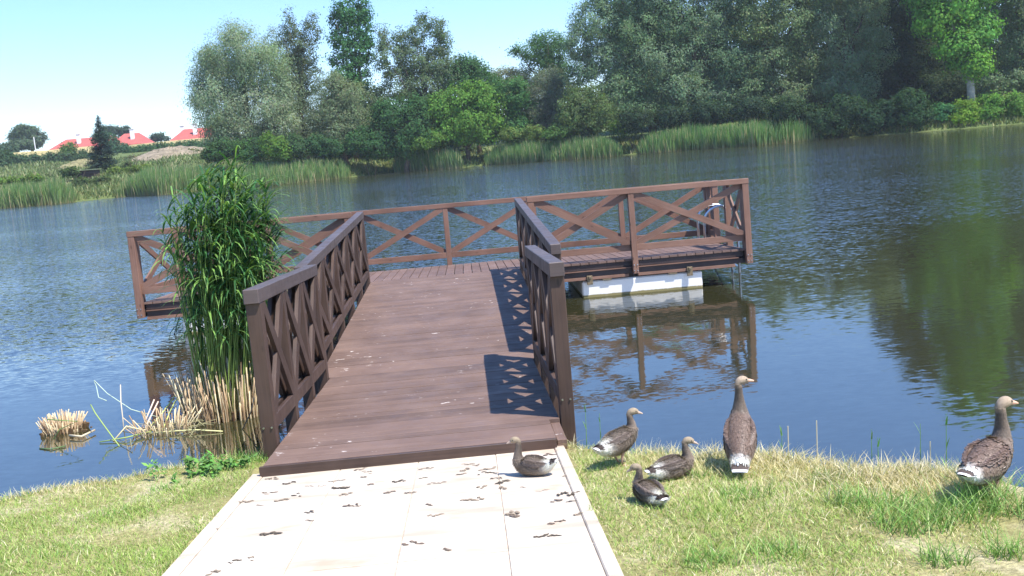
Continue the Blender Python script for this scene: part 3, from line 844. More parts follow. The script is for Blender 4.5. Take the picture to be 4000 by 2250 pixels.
G2 = 'shrubs along the far bank'
sh = [('dark green shrub under the left edge of the large willow', [(560, 378, 38, 28), (532, 388, 26, 20)], 124, (.05, .10, .035)),
      ('mid green shrub below the middle of the large willow', [(612, 378, 34, 26)], 124, (.055, .12, .035)),
      ('bright green shrub below the right side of the large willow', [(690, 368, 34, 30), (710, 385, 28, 18)], 124, (.10, .19, .035)),
      ('dark shrub between the large willow and the olive-grey willow', [(745, 370, 30, 28), (652, 375, 24, 26)], 125, (.05, .10, .04)),
      ('dark green shrub at the foot of the olive-grey willow', [(800, 365, 36, 24), (840, 372, 34, 20)], 126, (.045, .10, .04)),
      ('dense green shrub right of the olive-grey willow', [(900, 360, 38, 28), (940, 365, 34, 24)], 127, (.05, .115, .04)),
      ('bright green shrub above the reeds at the middle of the far bank', [(1090, 350, 30, 20), (1060, 362, 26, 14)], 127, (.09, .17, .035)),
      ('small yellowish shrub right of the yellow-green tree', [(1290, 338, 30, 14), (1340, 334, 30, 16)], 127, (.12, .18, .05)),
      ('low green shrub below the round mid green bush', [(1400, 335, 34, 14), (1560, 325, 30, 18)], 121, (.08, .15, .04)),
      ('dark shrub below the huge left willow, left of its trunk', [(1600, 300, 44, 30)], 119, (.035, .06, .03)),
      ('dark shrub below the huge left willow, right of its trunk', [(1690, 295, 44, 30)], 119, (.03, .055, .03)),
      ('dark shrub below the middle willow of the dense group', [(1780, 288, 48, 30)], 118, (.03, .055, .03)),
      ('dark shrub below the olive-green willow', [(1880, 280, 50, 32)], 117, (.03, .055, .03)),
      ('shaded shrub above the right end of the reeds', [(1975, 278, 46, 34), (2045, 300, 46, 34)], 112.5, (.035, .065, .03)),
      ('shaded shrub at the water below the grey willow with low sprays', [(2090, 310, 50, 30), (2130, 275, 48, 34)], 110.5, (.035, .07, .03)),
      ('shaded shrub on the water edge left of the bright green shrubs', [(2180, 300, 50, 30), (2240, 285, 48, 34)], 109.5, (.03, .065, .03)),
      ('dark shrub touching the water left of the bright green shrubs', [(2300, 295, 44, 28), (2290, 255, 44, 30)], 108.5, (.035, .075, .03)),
      ('blue-green shrub at the left end of the bright shrubs', [(2375, 285, 34, 22)], 108, (.06, .16, .06)),
      ('bright yellow-green shrub below the pale trunk', [(2435, 275, 38, 24), (2420, 295, 36, 14)], 107.5, (.13, .23, .03)),
      ('bright green shrub right of the pale trunk', [(2500, 262, 34, 26), (2490, 285, 36, 18)], 107, (.10, .21, .035)),
      ('bright green shrub at the right edge of the picture', [(2560, 255, 30, 22), (2570, 280, 30, 18)], 106.5, (.11, .21, .04))]
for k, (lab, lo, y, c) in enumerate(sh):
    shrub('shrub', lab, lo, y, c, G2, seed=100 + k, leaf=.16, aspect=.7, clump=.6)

# ------------------------------------------------------------------ far reeds and bank grass
def blades(x, y, z, h, wd, lean, c0, c1, segs=3, r=rng, curve=.25, az=None, cpow=1.0):
    """tapered curved blades; c0 base colour, c1 tip colour (n,3)"""
    n = len(x)
    an = r.uniform(0, 2 * np.pi, n) if az is None else az
    dx, dy = np.cos(an), np.sin(an)
    fa = r.uniform(0, 2 * np.pi, n); sx, sy = np.cos(fa), np.sin(fa)
    Vs, Cs = [], []
    for s in range(segs + 1):
        t = s / segs
        o = h * (lean * t + curve * lean * t * t * 2)
        cx = x + dx * o; cy = y + dy * o; cz = z + h * t * np.sqrt(np.maximum(1 - (lean * t) ** 2, .2))
        wv = wd * (1 - t ** 1.6) * .5 + wd * .04
        Vs.append(np.stack([cx - sx * wv, cy - sy * wv, cz], 1)); Vs.append(np.stack([cx + sx * wv, cy + sy * wv, cz], 1))
        cc = c0 * (1 - t ** cpow) + c1 * t ** cpow
        Cs.append(cc); Cs.append(cc)
    k = 2 * (segs + 1)
    V = np.stack(Vs, 1).reshape(-1, 3); C = np.stack(Cs, 1).reshape(-1, 3)
    b = np.arange(n)[:, None] * k
    F = np.concatenate([b + np.array([2 * s, 2 * s + 1, 2 * s + 3, 2 * s + 2]) for s in range(segs)], 0)
    return V, F, C


def mixed(r, n, cols, wts, var=.2):
    cols = np.array(cols); idx = r.choice(len(cols), n, p=np.array(wts) / sum(wts))
    return np.clip(cols[idx] * r.uniform(1 - var, 1 + var, (n, 1)), 0, 1)


def reed_bed(label, pxa, pxb, h, n, seed, depth=4.0, green=(.10, .20, .055), dry=.4):
    r = np.random.default_rng(seed)
    xa = on(pxa, 0, 0)[0]
    k = 3000
    # x range from picture columns at the shoreline distance
    ya = 120
    xa, xb = at(pxa, 420, ya)[0], at(pxb, 420, ya)[0]
    x = r.uniform(xa, xb, n)
    tt = (x - xa) / (xb - xa)
    y = far_shore(x) + r.uniform(-1.2, depth - 1.2, n) * (1 - .6 * np.abs(2 * tt - 1) ** 4)
    z = np.maximum(ground_z(x, y), WATER_Z - .1)
    hh = h * (.86 + .10 * np.sin(x * .9 + seed) * np.sin(x * .37)) * (1 - .30 * (np.sin(x * 2.3 + seed) * np.sin(x * 5.1 + y) > .35)) * r.uniform(.55, 1.12, n) * (1 - .5 * np.abs(2 * tt - 1) ** 6)
    c1 = mixed(r, n, [green, (green[0] * 1.6, green[1] * 1.35, green[2] * 1.2), (green[0] * .7, green[1] * .75, green[2])], [4, 2, 2])
    dead = r.random(n) < .08
    c1[dead] = (.42, .36, .2); hh[dead] *= 1.08
    c0 = mixed(r, n, [(.30, .24, .12), (.10, .13, .04), (.36, .30, .17)], [dry, 1 - dry, dry * .5])
    V, F, C = blades(x, y, z, hh, r.uniform(.05, .10, n), r.uniform(.01, .14, n), c0, c1 * 1.15, 4, r, cpow=.4)
    # lower third takes the dry colour, the rest is green
    o = new_obj('reeds', np_mesh('reeds', V, F, C), M_REED)
    tag(o, label, 'reeds', kind='stuff')


reed_bed('tall green reed bed at the left end of the far shore', -60, 195, 2.75, 12000, 31)
reed_bed('long green reed bed behind the foreground reeds', 265, 560, 3.0, 13000, 32, depth=5)
reed_bed('green reeds continuing right of the foreground reed clump', 540, 865, 2.2, 11000, 33, depth=7)
reed_bed('dense dark reed bed left of the yellow-green tree', 978, 1165, 2.9, 9000, 34, green=(.07, .165, .05))
reed_bed('reed bed with dry stems below the round mid green bush', 1225, 1560, 2.6, 13000, 35, green=(.10, .21, .06))
reed_bed('bright reed bed with pale stems right of the small sandy gap', 1600, 2010, 2.8, 16000, 36, green=(.095, .22, .055), dry=.5)
reed_bed('low reeds at the water near the right edge', 2440, 2600, 1.6, 2500, 37, depth=2, green=(.09, .19, .04))

r = np.random.default_rng(41); n_ = 34000
x = r.uniform(-75, 70, n_); y = far_shore(x) + r.gamma(2.0, 3.0, n_) - .6
z = ground_z(x, y); ok = z > WATER_Z
x, y, z = x[ok], y[ok], z[ok]; n_ = len(x)
c1 = mixed(r, n_, [(.13, .19, .05), (.20, .23, .07), (.28, .27, .12), (.08, .14, .04)], [3, 3, 1.5, 2])
V, F, C = blades(x, y, z - .05, r.uniform(.3, .9, n_), r.uniform(.08, .16, n_), r.uniform(.1, .6, n_), c1 * .9, c1, 2, r)
_V, _F, _C = V, F, C
r = np.random.default_rng(42); n_ = 26000
x = r.uniform(-95, -14, n_); y = far_shore(x) + r.uniform(6, 75, n_)
z = ground_z(x, y)
pt = np.sin(x * .35 + 2 * np.sin(y * .12)) * np.sin(y * .28 + x * .1)
c1 = mixed(r, n_, [(.12, .18, .05), (.17, .20, .07), (.24, .23, .11), (.08, .13, .04)], [3, 3, 1.5, 2]) * (1 + .25 * pt)[:, None]
V, F, C = blades(x, y, z - .05, r.uniform(.3, .8, n_) * (1 + .5 * pt), r.uniform(.12, .24, n_), r.uniform(.1, .6, n_), c1 * .9, c1, 2, r)
tag(new_obj('meadow_grass', np_mesh('meadow_grass', V, F, C), M_GRASS), 'uneven meadow grass on the slope left of the trees', 'grass', kind='stuff')
V, F, C = _V, _F, _C
tag(new_obj('bank_grass', np_mesh('bank_grass', V, F, C), M_GRASS), 'rough grass and weeds along the far bank', 'grass', kind='stuff')

# ------------------------------------------------------------------ left background: spruce, houses, wall, hedges
def gobj(px, y, py=400):
    p_ = at(px, py, y); return np.array([p_[0], y, float(ground_z(p_[0], y))])


def spruce():
    y = 150; top = at(246, 293, y); base = gobj(255, y)
    base[0] = at(258, 430, y)[0]
    H = top[2] - base[2]
    root = empty('spruce_tree', base); tag(root, 'dark blue-green spruce with a narrow pointed top in front of the red roofs', 'tree')
    r = np.random.default_rng(5)
    Vs, Fs, Cs = [], [], []; off = 0
    mb = MB(); lx = top[0] - base[0]
    mb.tube([(0, 0, -.2), (lx * .5, 0, H * .5), (lx, 0, H)], [.28, .16, .03], 8)
    for t in np.linspace(.04, .99, 46):
        R = 2.75 * (1 - t) ** .8 * (1 + .15 * math.sin(t * 40)) + .12
        nb = int(7 + 9 * (1 - t))
        for a in r.uniform(0, 2 * np.pi, nb):
            L = R * r.uniform(.65, 1.12)
            m_ = max(5, int(L * 17))
            s = r.uniform(.15, 1, m_)
            P = np.stack([lx * t + np.cos(a) * L * s, np.sin(a) * L * s, H * t - .22 * L * s ** 1.2 + .10 * L * s ** 3], 1)
            P += r.normal(0, .09, P.shape)
            V, F, C = leaves(P, np.tile([0, 0, 1.0], (m_, 1)), .15, .45, .5, (.05, .085, .07), .3, r)
            Vs.append(V); Fs.append(F + off); Cs.append(C); off += len(V)
    new_obj('crown', np_mesh('crown', np.vstack(Vs), np.vstack(Fs), np.vstack(Cs)), M_LEAF, root)
    mb.build('trunk', M_BARK, root)
spruce()

M_ROOF = flat('red_tile_roof', (.42, .085, .065), .7, 0, .8, .12)
M_YEL = flat('yellow_plaster', (.70, .54, .26), .85, 0, .5, .08)
M_WHITE = flat('white_plaster', (.75, .73, .70), .8, 0, 1, .06)
M_WIN = flat('window_glass', (.05, .06, .07), .15)
M_DARKWOOD = flat('dark_shed_wood', (.05, .025, .02), .8, 0, 3, .3)
M_FELT = flat('grey_green_roof_felt', (.16, .19, .11), .9, 0, 2, .2)


def house(label, px0, px1, py_ridge, py_eave, y, hip=.22, chim=(), depth=12, wins=5):
    c0, c1 = at(px0, py_eave, y), at(px1, py_eave, y)
    ex = .5 * (c0[2] + c1[2]); rz = at((px0 + px1) / 2, py_ridge, y)[2] - ex
    w_ = c1[0] - c0[0]; cx = (c0[0] + c1[0]) / 2
    g0 = float(ground_z(cx, y)) - .8
    root = empty('house', (cx, y + depth / 2, g0)); tag(root, label, 'house', 'red roofed houses on the rise')
    he = ex - g0; x0, x1, y0, y1 = -w_ / 2, w_ / 2, -depth / 2, depth / 2
    wb = MB(); wb.box(x0 + .5, x1 - .5, y0 + .5, y1 - .5, 0, he, 'x'); wall = wb.build('wall', M_YEL, root)
    me = bpy.data.meshes.new('roof'); hx = w_ * hip
    v = [(x0, y0, he), (x1, y0, he), (x1, y1, he), (x0, y1, he), (x0 + hx, 0, he + rz), (x1 - hx, 0, he + rz), (x0, y0, he - .25), (x1, y0, he - .25), (x1, y1, he - .25), (x0, y1, he - .25)]
    me.from_pydata(v, [], [(0, 1, 5, 4), (1, 2, 5), (2, 3, 4, 5), (3, 0, 4), (0, 6, 7, 1), (1, 7, 8, 2), (2, 8, 9, 3), (3, 9, 6, 0), (9, 8, 7, 6)])
    ro = new_obj('roof', me, M_ROOF, root)
    for (t, dy) in chim:
        q = MB(); X = x0 + w_ * t
        q.box(X - .45, X + .45, dy - .4, dy + .4, he + rz * .3, he + rz + .9, 'z'); q.box(X - .55, X + .55, dy - .5, dy + .5, he + rz + .9, he + rz + 1.05, 'z')
        q.build('chimney', M_WHITE, ro)
    for k in range(wins):
        q = MB(); X = x0 + w_ * (k + .5) / wins
        q.box(X - .55, X + .55, y0 + .44, y0 + .53, he - 2.0, he - .7, 'x'); q.build('window', M_WIN, root)
    return root


house('long house with a red hipped roof, left of the spruce', 118, 292, 345, 372, 265, .14, [(.40, -3.4), (.72, -3.4)], 14, 9)
house('house with a steep red hipped roof and white chimney, just right of the spruce', 272, 360, 334, 364, 262, .28, [(.62, -3)], 12, 4)
house('house with a wide red hipped roof partly hidden by the large willow', 424, 560, 320, 350, 250, .18, [(.10, 2), (.45, -3.5)], 13, 6)


def wallbox(name, label, cat, pts, y, th, M_, hgt):
    p_ = [at(a, b, yy) for a, b, yy in pts]
    root = None
    mb = MB()
    for a, b in zip(p_[:-1], p_[1:]):
        c = []
        for q in (a, b): c += [(q[0], q[1] + th, q[2] - hgt), (q[0], q[1], q[2] - hgt), (q[0], q[1], q[2]), (q[0], q[1] + th, q[2])]
        mb.hexa(c)
    o = mb.build(name, M_, None, bevel=.02)
    if label: tag(o, label, cat)
    return o


wallbox('garden_wall', 'pale yellow garden wall in front of the long red roofed house', 'wall', [(33, 384, 240), (120, 378, 241), (235, 367, 243)], 240, .4, M_YEL, 3.0)
wallbox('garden_wall', 'pale yellow garden wall between the spruce and the large willow', 'wall', [(325, 365, 240), (420, 355, 240), (530, 345, 240)], 240, .4, M_YEL, 2.6)
# shed
sb_ = gobj(214, 142)
sx0, sx1 = at(194, 430, 142)[0] - sb_[0], at(236, 430, 142)[0] - sb_[0]
zt = at(214, 427, 142)[2] - sb_[2]
sroot = empty('shed', sb_); tag(sroot, 'small dark brown garden shed with a low roof beside the spruce', 'shed')
q = MB(); q.box(sx0, sx1, 0, 2.2, -.3, zt - .12, 'x'); q.build('wall', M_DARKWOOD, sroot)
q = MB(); q.box(sx0 - .25, sx1 + .25, -.35, 2.5, zt - .115, zt, 'x'); q.build('roof', M_FELT, sroot, bevel=.02)
q = MB(); q.box(.2, .95, -.03, -.002, -.2, 1.1, 'x'); q.build('door', M_DARKWOOD, sroot)

G3 = 'garden hedges and bushes left of the lake'
for k, (nm, lab, lo, y, c) in enumerate([
        ('hedge', 'square clipped dark hedge left of the brown shed', [(165, 433, 14, 11), (183, 433, 14, 11)], 141, (.06, .10, .03)),
        ('hedge', 'long low clipped hedge in front of the shed', [(200, 461, 18, 12), (228, 459, 18, 12), (255, 457, 18, 12)], 131, (.07, .105, .035)),
        ('hedge', 'low bright hedge at the left edge above the reeds', [(15, 455, 20, 6), (50, 452, 20, 6), (85, 449, 20, 6)], 135, (.11, .18, .035)),
        ('bush', 'small dark bush right of the spruce', [(318, 417, 12, 10)], 150, (.07, .10, .04)),
        ('bush', 'yellowish low bush at the right foot of the spruce', [(290, 428, 18, 8), (335, 425, 20, 5), (365, 421, 20, 6)], 145, (.13, .19, .04)),
        ('bush', 'bright round tree in front of the left yellow wall', [(170, 373, 15, 13), (168, 388, 17, 10)], 228, (.10, .17, .04)),
        ('bush', 'dark bush band below the yellow wall at the left edge', [(10, 400, 26, 16), (45, 408, 34, 18), (85, 410, 30, 18), (20, 420, 30, 12), (65, 422, 26, 10)], 200, (.055, .10, .045)),
        ('bush', 'dark bush band below the yellow wall, left of the spruce', [(125, 402, 30, 15), (165, 402, 30, 13), (205, 396, 26, 15), (140, 415, 30, 8)], 200, (.055, .095, .045)),
        ('bush', 'rounded dark tree directly behind the spruce', [(275, 352, 16, 16), (292, 375, 28, 16), (320, 385, 24, 12), (255, 345, 20, 10)], 225, (.05, .10, .05)),
        ('bush', 'dark green bush row right of the spruce below the wall', [(350, 380, 30, 10), (390, 376, 30, 11), (430, 373, 30, 12), (470, 370, 30, 13), (505, 368, 26, 14)], 215, (.055, .11, .045)),
        ('bush', 'pale scrub on top of the sandy slope right of the spruce', [(335, 402, 16, 8), (365, 397, 12, 6), (405, 391, 16, 5), (450, 387, 16, 5), (490, 384, 14, 5), (385, 405, 7, 4), (440, 403, 8, 4)], 183, (.14, .15, .08))]):
    o = shrub(nm, lab, lo, y, c, G3, seed=200 + k, leaf=.16 if y < 160 else .24, aspect=.75, clump=.5 if y < 160 else .9)
for k, (lab, lo, y, c, tx) in enumerate([
        ('broad rounded grey-green tree standing alone at the far left', [(50, 345, 24, 22), (85, 345, 26, 22), (65, 330, 26, 14), (70, 362, 40, 14)], 270, (.09, .13, .075), 70),
        ('dark tree at the left picture edge beside the lone rounded tree', [(8, 375, 16, 16), (25, 382, 16, 12)], 255, (.06, .10, .055), 10),
        ('dark spiky treetop rising behind the roofs right of the spruce', [(285, 328, 22, 10), (308, 332, 18, 12), (268, 330, 14, 12)], 300, (.05, .08, .05), 290),
        ('small dark tree on the skyline between the two red roofs', [(400, 343, 16, 7), (388, 350, 10, 5), (412, 350, 10, 5)], 290, (.05, .085, .055), 400)]):
    tree('distant_tree', lab, 'tree', lo, y, c, trunk=tx, group='trees beyond the meadow', seed=300 + k, leaf=.3, aspect=.7, clump=1.0, thick=.25)
# sandy slope and tan mound (bare earth patches laid on the rise)
def earth_patch(name, label, px, py, rx, ry, y, c, seed):
    r = np.random.default_rng(seed)
    ctr = at(px, py, y); k = PX * y / FOC
    V = []; N, Mq = 40, 10
    for j in range(Mq + 1):
        for i_ in range(N):
            a = 2 * math.pi * i_ / N; t = j / Mq
            R = 1 + .12 * math.sin(3 * a + seed) + .08 * math.sin(7 * a)
            X = ctr[0] + math.cos(a) * rx * k * R * t; Y = y + math.sin(a) * 9 * R * t
            Z = float(ground_z(X, Y)) + .75 * (1 - t ** 2) * (ry / 10) + .05 + (r.normal(0, .16) * (1 - t))
            V.append((X, Y, Z if j < Mq else float(ground_z(X, Y)) - .2))
    F = [(j * N + i_, j * N + (i_ + 1) % N, (j + 1) * N + (i_ + 1) % N, (j + 1) * N + i_) for j in range(Mq) for i_ in range(N)]
    o = new_obj(name, np_mesh(name, V, F), flat(name + '_soil', c, .95, 0, .9, .45, .1))
    tag(o, label, 'mound', kind='structure')
earth_patch('sandy_slope', 'pale sandy slope right of the spruce', 430, 399, 95, 16, 185, (.22, .18, .125), 1)
earth_patch('tan_mound', 'dry tan mound of grass behind the shed', 215, 412, 42, 12, 176, (.20, .18, .09), 2)
# thin pole
pp = gobj(93, 245); pt = at(90, 344, 245)
q = MB(); q.tube([tuple(pp), (pp[0], 245, pt[2])], .12, 8); tag(q.build('lamp_post', M_WHITE), 'thin pale pole in front of the lone rounded tree', 'pole')

# ------------------------------------------------------------------ foreground reeds
def reed_clump():
    r = np.random.default_rng(77)
    base = np.array([-2.18, 9.95, WATER_Z])
    root = empty('reed_clump', base); tag(root, 'tall green reed clump with a dry stubble base, in the water left of the jetty', 'reeds')
    mb_v, mb_f, mb_c = [], [], []; off = 0
    lv, lf, lc = [], [], []; loff = 0
    ns = 210
    for s in range(ns):
        a = r.uniform(0, 2 * np.pi); q = math.sqrt(r.uniform(0, 1))
        bx, by = .32 * q * math.cos(a) + .04, .30 * q * math.sin(a)
        H = r.uniform(1.9, 2.68) * (1 - .15 * q)
        if r.random() < .2: H *= .7
        lx, ly = bx * .55 + r.normal(0, .11) + .15, by * .3 + r.normal(0, .06)
        T_ = np.linspace(0, 1, 7)
        pts = np.stack([bx + lx * T_ ** 1.5, by + ly * T_ ** 1.5, H * T_], 1)
        rd = np.interp(T_, [0, 1], [.0078, .003])
        for i_, (p_, R_) in enumerate(zip(pts, rd)):
            for k in range(4):
                an = k * math.pi / 2
                mb_v.append((p_[0] + R_ * math.cos(an), p_[1] + R_ * math.sin(an), p_[2]))
                t = T_[i_]
                c_ = np.array((.42, .33, .17)) * (1 - min(1, t * 4)) + np.array((.30, .42, .10)) * min(1, t * 4)
                mb_c.append(c_)
        for i_ in range(6):
            for k in range(4):
                mb_f.append((off + i_ * 4 + k, off + i_ * 4 + (k + 1) % 4, off + (i_ + 1) * 4 + (k + 1) % 4, off + (i_ + 1) * 4 + k))
        off += 28
        # leaves alternate up the stalk
        nl = r.integers(10, 15)
        for j_ in range(nl):
            t = 1 - .50 * r.random() ** 1.5
            p_ = np.array([np.interp(t, T_, pts[:, i]) for i in range(3)])
            # wind from the left pushes the blades over to the right
            an = r.normal(0.0, 1.25) if r.random() < .7 else r.uniform(0, 2 * math.pi)
            L = r.uniform(.30, .54); W = r.uniform(.009, .017)
            up = r.uniform(.35, .95) * (1.0 if t > .6 else .8)
            d = np.array([math.cos(an), math.sin(an)])
            S = np.array([-d[1], d[0], 0])
            prev = p_.copy(); el = math.atan2(up + .35, .55)
            g_ = (.045, .135, .04) if r.random() < .55 else (.17, .31, .07)
            if t < .38 and r.random() < .4: g_ = (.25, .28, .08)
            g_ = np.array(g_) * r.uniform(.7, 1.3)
            for q_ in range(6):
                tt = q_ / 5
                wv = W * (.45 + 1.2 * tt) if tt < .3 else W * (1 - ((tt - .3) / .7) ** 1.5) * .82 + .0006
                for sg in (-1, 1):
                    lv.append(prev + S * sg * wv + np.array([0, 0, .004 * abs(sg)])); lc.append(g_)
                el -= (.29 + .2 * r.random()) * (1.0 if t < .9 else .7)
                prev = prev + np.array([d[0] * math.cos(el), d[1] * math.cos(el), math.sin(el)]) * (L / 5)
            for q_ in range(5):
                lf.append((loff + 2 * q_, loff + 2 * q_ + 1, loff + 2 * q_ + 3, loff + 2 * q_ + 2))
            loff += 12
    new_obj('stalks', np_mesh('stalks', mb_v, mb_f, np.array(mb_c)), M_REED, root)
    new_obj('leaves', np_mesh('leaves', lv, lf, np.array(lc)), M_REED, root)
    stubble(root, 640, .48, .36, .80, r, (0.02, -.02), lean=.12)
    # dark roots and mud at the waterline
    mb = MB()
    for s in range(60):
        a = r.uniform(0, 2 * np.pi); q = r.uniform(.2, .44)
        mb.tube([(q * math.cos(a), q * .8 * math.sin(a), -.05), (q * math.cos(a) * 1.1, q * .85 * math.sin(a), r.uniform(.02, .12))], r.uniform(.008, .02), 5)
    mb.build('root_mat', flat('rotten_reed', (.10, .06, .035), .9, 0, 30, .4, .1), root)['kind'] = 'stuff'


def stubble(root, n, rx, ry, hmax, r, ctr=(0, 0), lean=.15, name='dry_stubble', h0=.12):
    a = r.uniform(0, 2 * np.pi, n); q = np.sqrt(r.uniform(0, 1, n))
    x = ctr[0] + rx * q * np.cos(a); y = ctr[1] + ry * q * np.sin(a)
    h = r.uniform(h0, hmax, n) * (1 - .35 * q)
    vs, fs, cs = [], [], []
    for i_ in range(n):
        R_ = r.uniform(.0028, .0068); l_ = lean * h[i_] * r.uniform(.2, 1.9)
        ex, ey = x[i_] + (x[i_] - ctr[0]) / rx * l_ + r.normal(0, .25) * l_, y[i_] + (y[i_] - ctr[1]) / ry * l_ + r.normal(0, .25) * l_
        c_ = np.array([(.72, .58, .36), (.60, .44, .27), (.80, .70, .48), (.42, .29, .17)][r.integers(4)]) * r.uniform(.8, 1.1)
        b = len(vs)
        for (X, Y, Z, k_) in ((x[i_], y[i_], -.08, .55), (x[i_], y[i_], h[i_] * .25, .8), (ex, ey, h[i_], 1.0)):
            for k in range(4):
                an = k * math.pi / 2 + .4
                vs.append((X + R_ * math.cos(an), Y + R_ * math.sin(an), Z)); cs.append(c_)
        for j_ in range(2):
            for k in range(4): fs.append((b + j_ * 4 + k, b + j_ * 4 + (k + 1) % 4, b + (j_ + 1) * 4 + (k + 1) % 4, b + (j_ + 1) * 4 + k))
        fs.append((b + 8, b + 9, b + 10, b + 11))
    new_obj(name, np_mesh(name, vs, fs, np.array(cs)), M_REED, root)


reed_clump()
r = np.random.default_rng(78)
c_ = on(160, 1085, WATER_Z)
st = empty('reed_stub', c_); tag(st, 'small cut tussock of dry reed stubble alone in the water at the left', 'reeds')
stubble(st, 300, .20, .15, .25, r, lean=.3, h0=.04)
mb = MB()
for s in range(50):
    a = r.uniform(0, 2 * np.pi); q = r.uniform(.05, .24)
    mb.tube([(q * math.cos(a), q * math.sin(a), -.05), (q * math.cos(a) * 1.1 + .02, q * math.sin(a), r.uniform(.0, .06))], r.uniform(.008, .02), 5)
mb.build('root_mat', flat('rotten_reed_dark', (.10, .065, .035), .9, 0, 30, .4, .1), st)['kind'] = 'stuff'
c_ = on(415, 1085, WATER_Z)
st = empty('reed_stub', c_); tag(st, 'sparse broken dry reed stubble beside the left foot of the tall reed clump', 'reeds')
stubble(st, 80, .30, .22, .30, r, lean=.4, h0=.05)
mb = MB()
for q in range(26):
    x0, y0 = r.uniform(-.55, .45), r.uniform(-.35, .3); a = r.uniform(-.9, .9); L_ = r.uniform(.15, .5); h_ = abs(r.normal(0, .05)) + .004
    p0 = (x0, y0, .003); p1 = (x0 + L_ * .5 * math.cos(a), y0 + L_ * .5 * math.sin(a), h_); p2 = (x0 + L_ * math.cos(a + r.normal(0, .4)), y0 + L_ * math.sin(a), .004 + h_ * r.uniform(0, 1.5))
    mb.tube([p0, p1, p2], [.0035, .004, .002], 5)
mb.build('floating_stalks', flat('floating_straw', (.27, .25, .12), .7, 0, 9, .5), st)['kind'] = 'stuff'

# broken bent stalks lying over the water: (list of picture points with height above water)
def bent(label, pts, rad, c):
    P_ = []
    for (px, py, h) in pts:
        # foot of each point on the water, raised by h
        b0 = on(px, py, WATER_Z + h); P_.append(tuple(b0))
    mb = MB(); mb.tube(P_, rad, 6)
    o = mb.build('broken_reed', flat('reed_straw', c, .6), None, smooth=True)
    tag(o, label, 'reed', 'broken reed stalks over the water')
GRN, STR = (.28, .38, .10), (.58, .50, .28)
bent('bent green stalk arching out from the left foot of the reed clump', [(466, 985, .30), (440, 1010, .2), (425, 1042, .1), (410, 1080, .02)], .007, (.45, .5, .14))
bent('second yellow-green stalk slanting from the reed clump to the water', [(455, 975, .32), (430, 1010, .2), (400, 1050, .08), (375, 1075, .01)], .007, (.45, .5, .14))
bent('long yellowish stalk lying flat on the water in front of the clump', [(375, 1090, .02), (430, 1085, .03), (490, 1081, .03), (560, 1085, .01)], .006, (.62, .6, .28))
bent('thin green stalk standing with a kinked top left of the clump', [(300, 1122, .0), (265, 1075, .12), (240, 1040, .24), (228, 1018, .30)], .006, GRN)
bent('pale kinked stalk leaning highest over the open water', [(400, 1050, .02), (330, 1030, .15), (270, 990, .3), (237, 957, .42), (243, 975, .36), (248, 1000, .28), (268, 1008, .25)], .005, (.4, .5, .4))
bent('upright dry stalk standing alone in the water', [(312, 1085, .0), (308, 1045, .15), (304, 1010, .28), (303, 968, .42)], .006, (.5, .45, .35))
bent('folded straw stalk forming a low tent over the water', [(285, 1110, .0), (318, 1072, .10), (360, 1082, .05), (395, 1078, .01)], .008, STR)
bent('pair of crossed dry stalks just left of the clump, front one', [(350, 1090, .0), (365, 1060, .12), (388, 1005, .30)], .007, (.62, .5, .4))
bent('pair of crossed dry stalks just left of the clump, rear one', [(365, 1095, .0), (372, 1062, .12), (398, 1010, .28)], .007, (.62, .5, .4))
bent('dark green stalk floating by the small tussock', [(100, 1128, .005), (128, 1130, .01), (165, 1122, .01)], .007, (.08, .14, .04))
bent('green blade leaning across the small dry tussock', [(135, 1105, .02), (150, 1080, .12), (195, 1060, .2), (118, 1055, .24)], .005, (.16, .26, .06))
bent('thick pale stem floating to the right of the small tussock', [(175, 1095, .03), (205, 1098, .03), (238, 1082, .03)], .011, (.5, .42, .28))
bent('green stalk floating parallel to the bank left of the reed clump', [(250, 1112, .01), (320, 1100, .03), (380, 1085, .03)], .006, GRN)
bent('wiry dark stalk sticking up near the left jetty post', [(610, 1080, .0), (630, 1040, .15), (640, 1000, .32)], .006, (.06, .06, .05))

# ------------------------------------------------------------------ near grass
def on_path(x, y):
    w_ = .02 * np.sin(y * 9.0 + x) + .014 * np.sin(y * 31.0)
    return (x > -1.075 + w_) & (x < .955 + w_) & (y < 6.7)


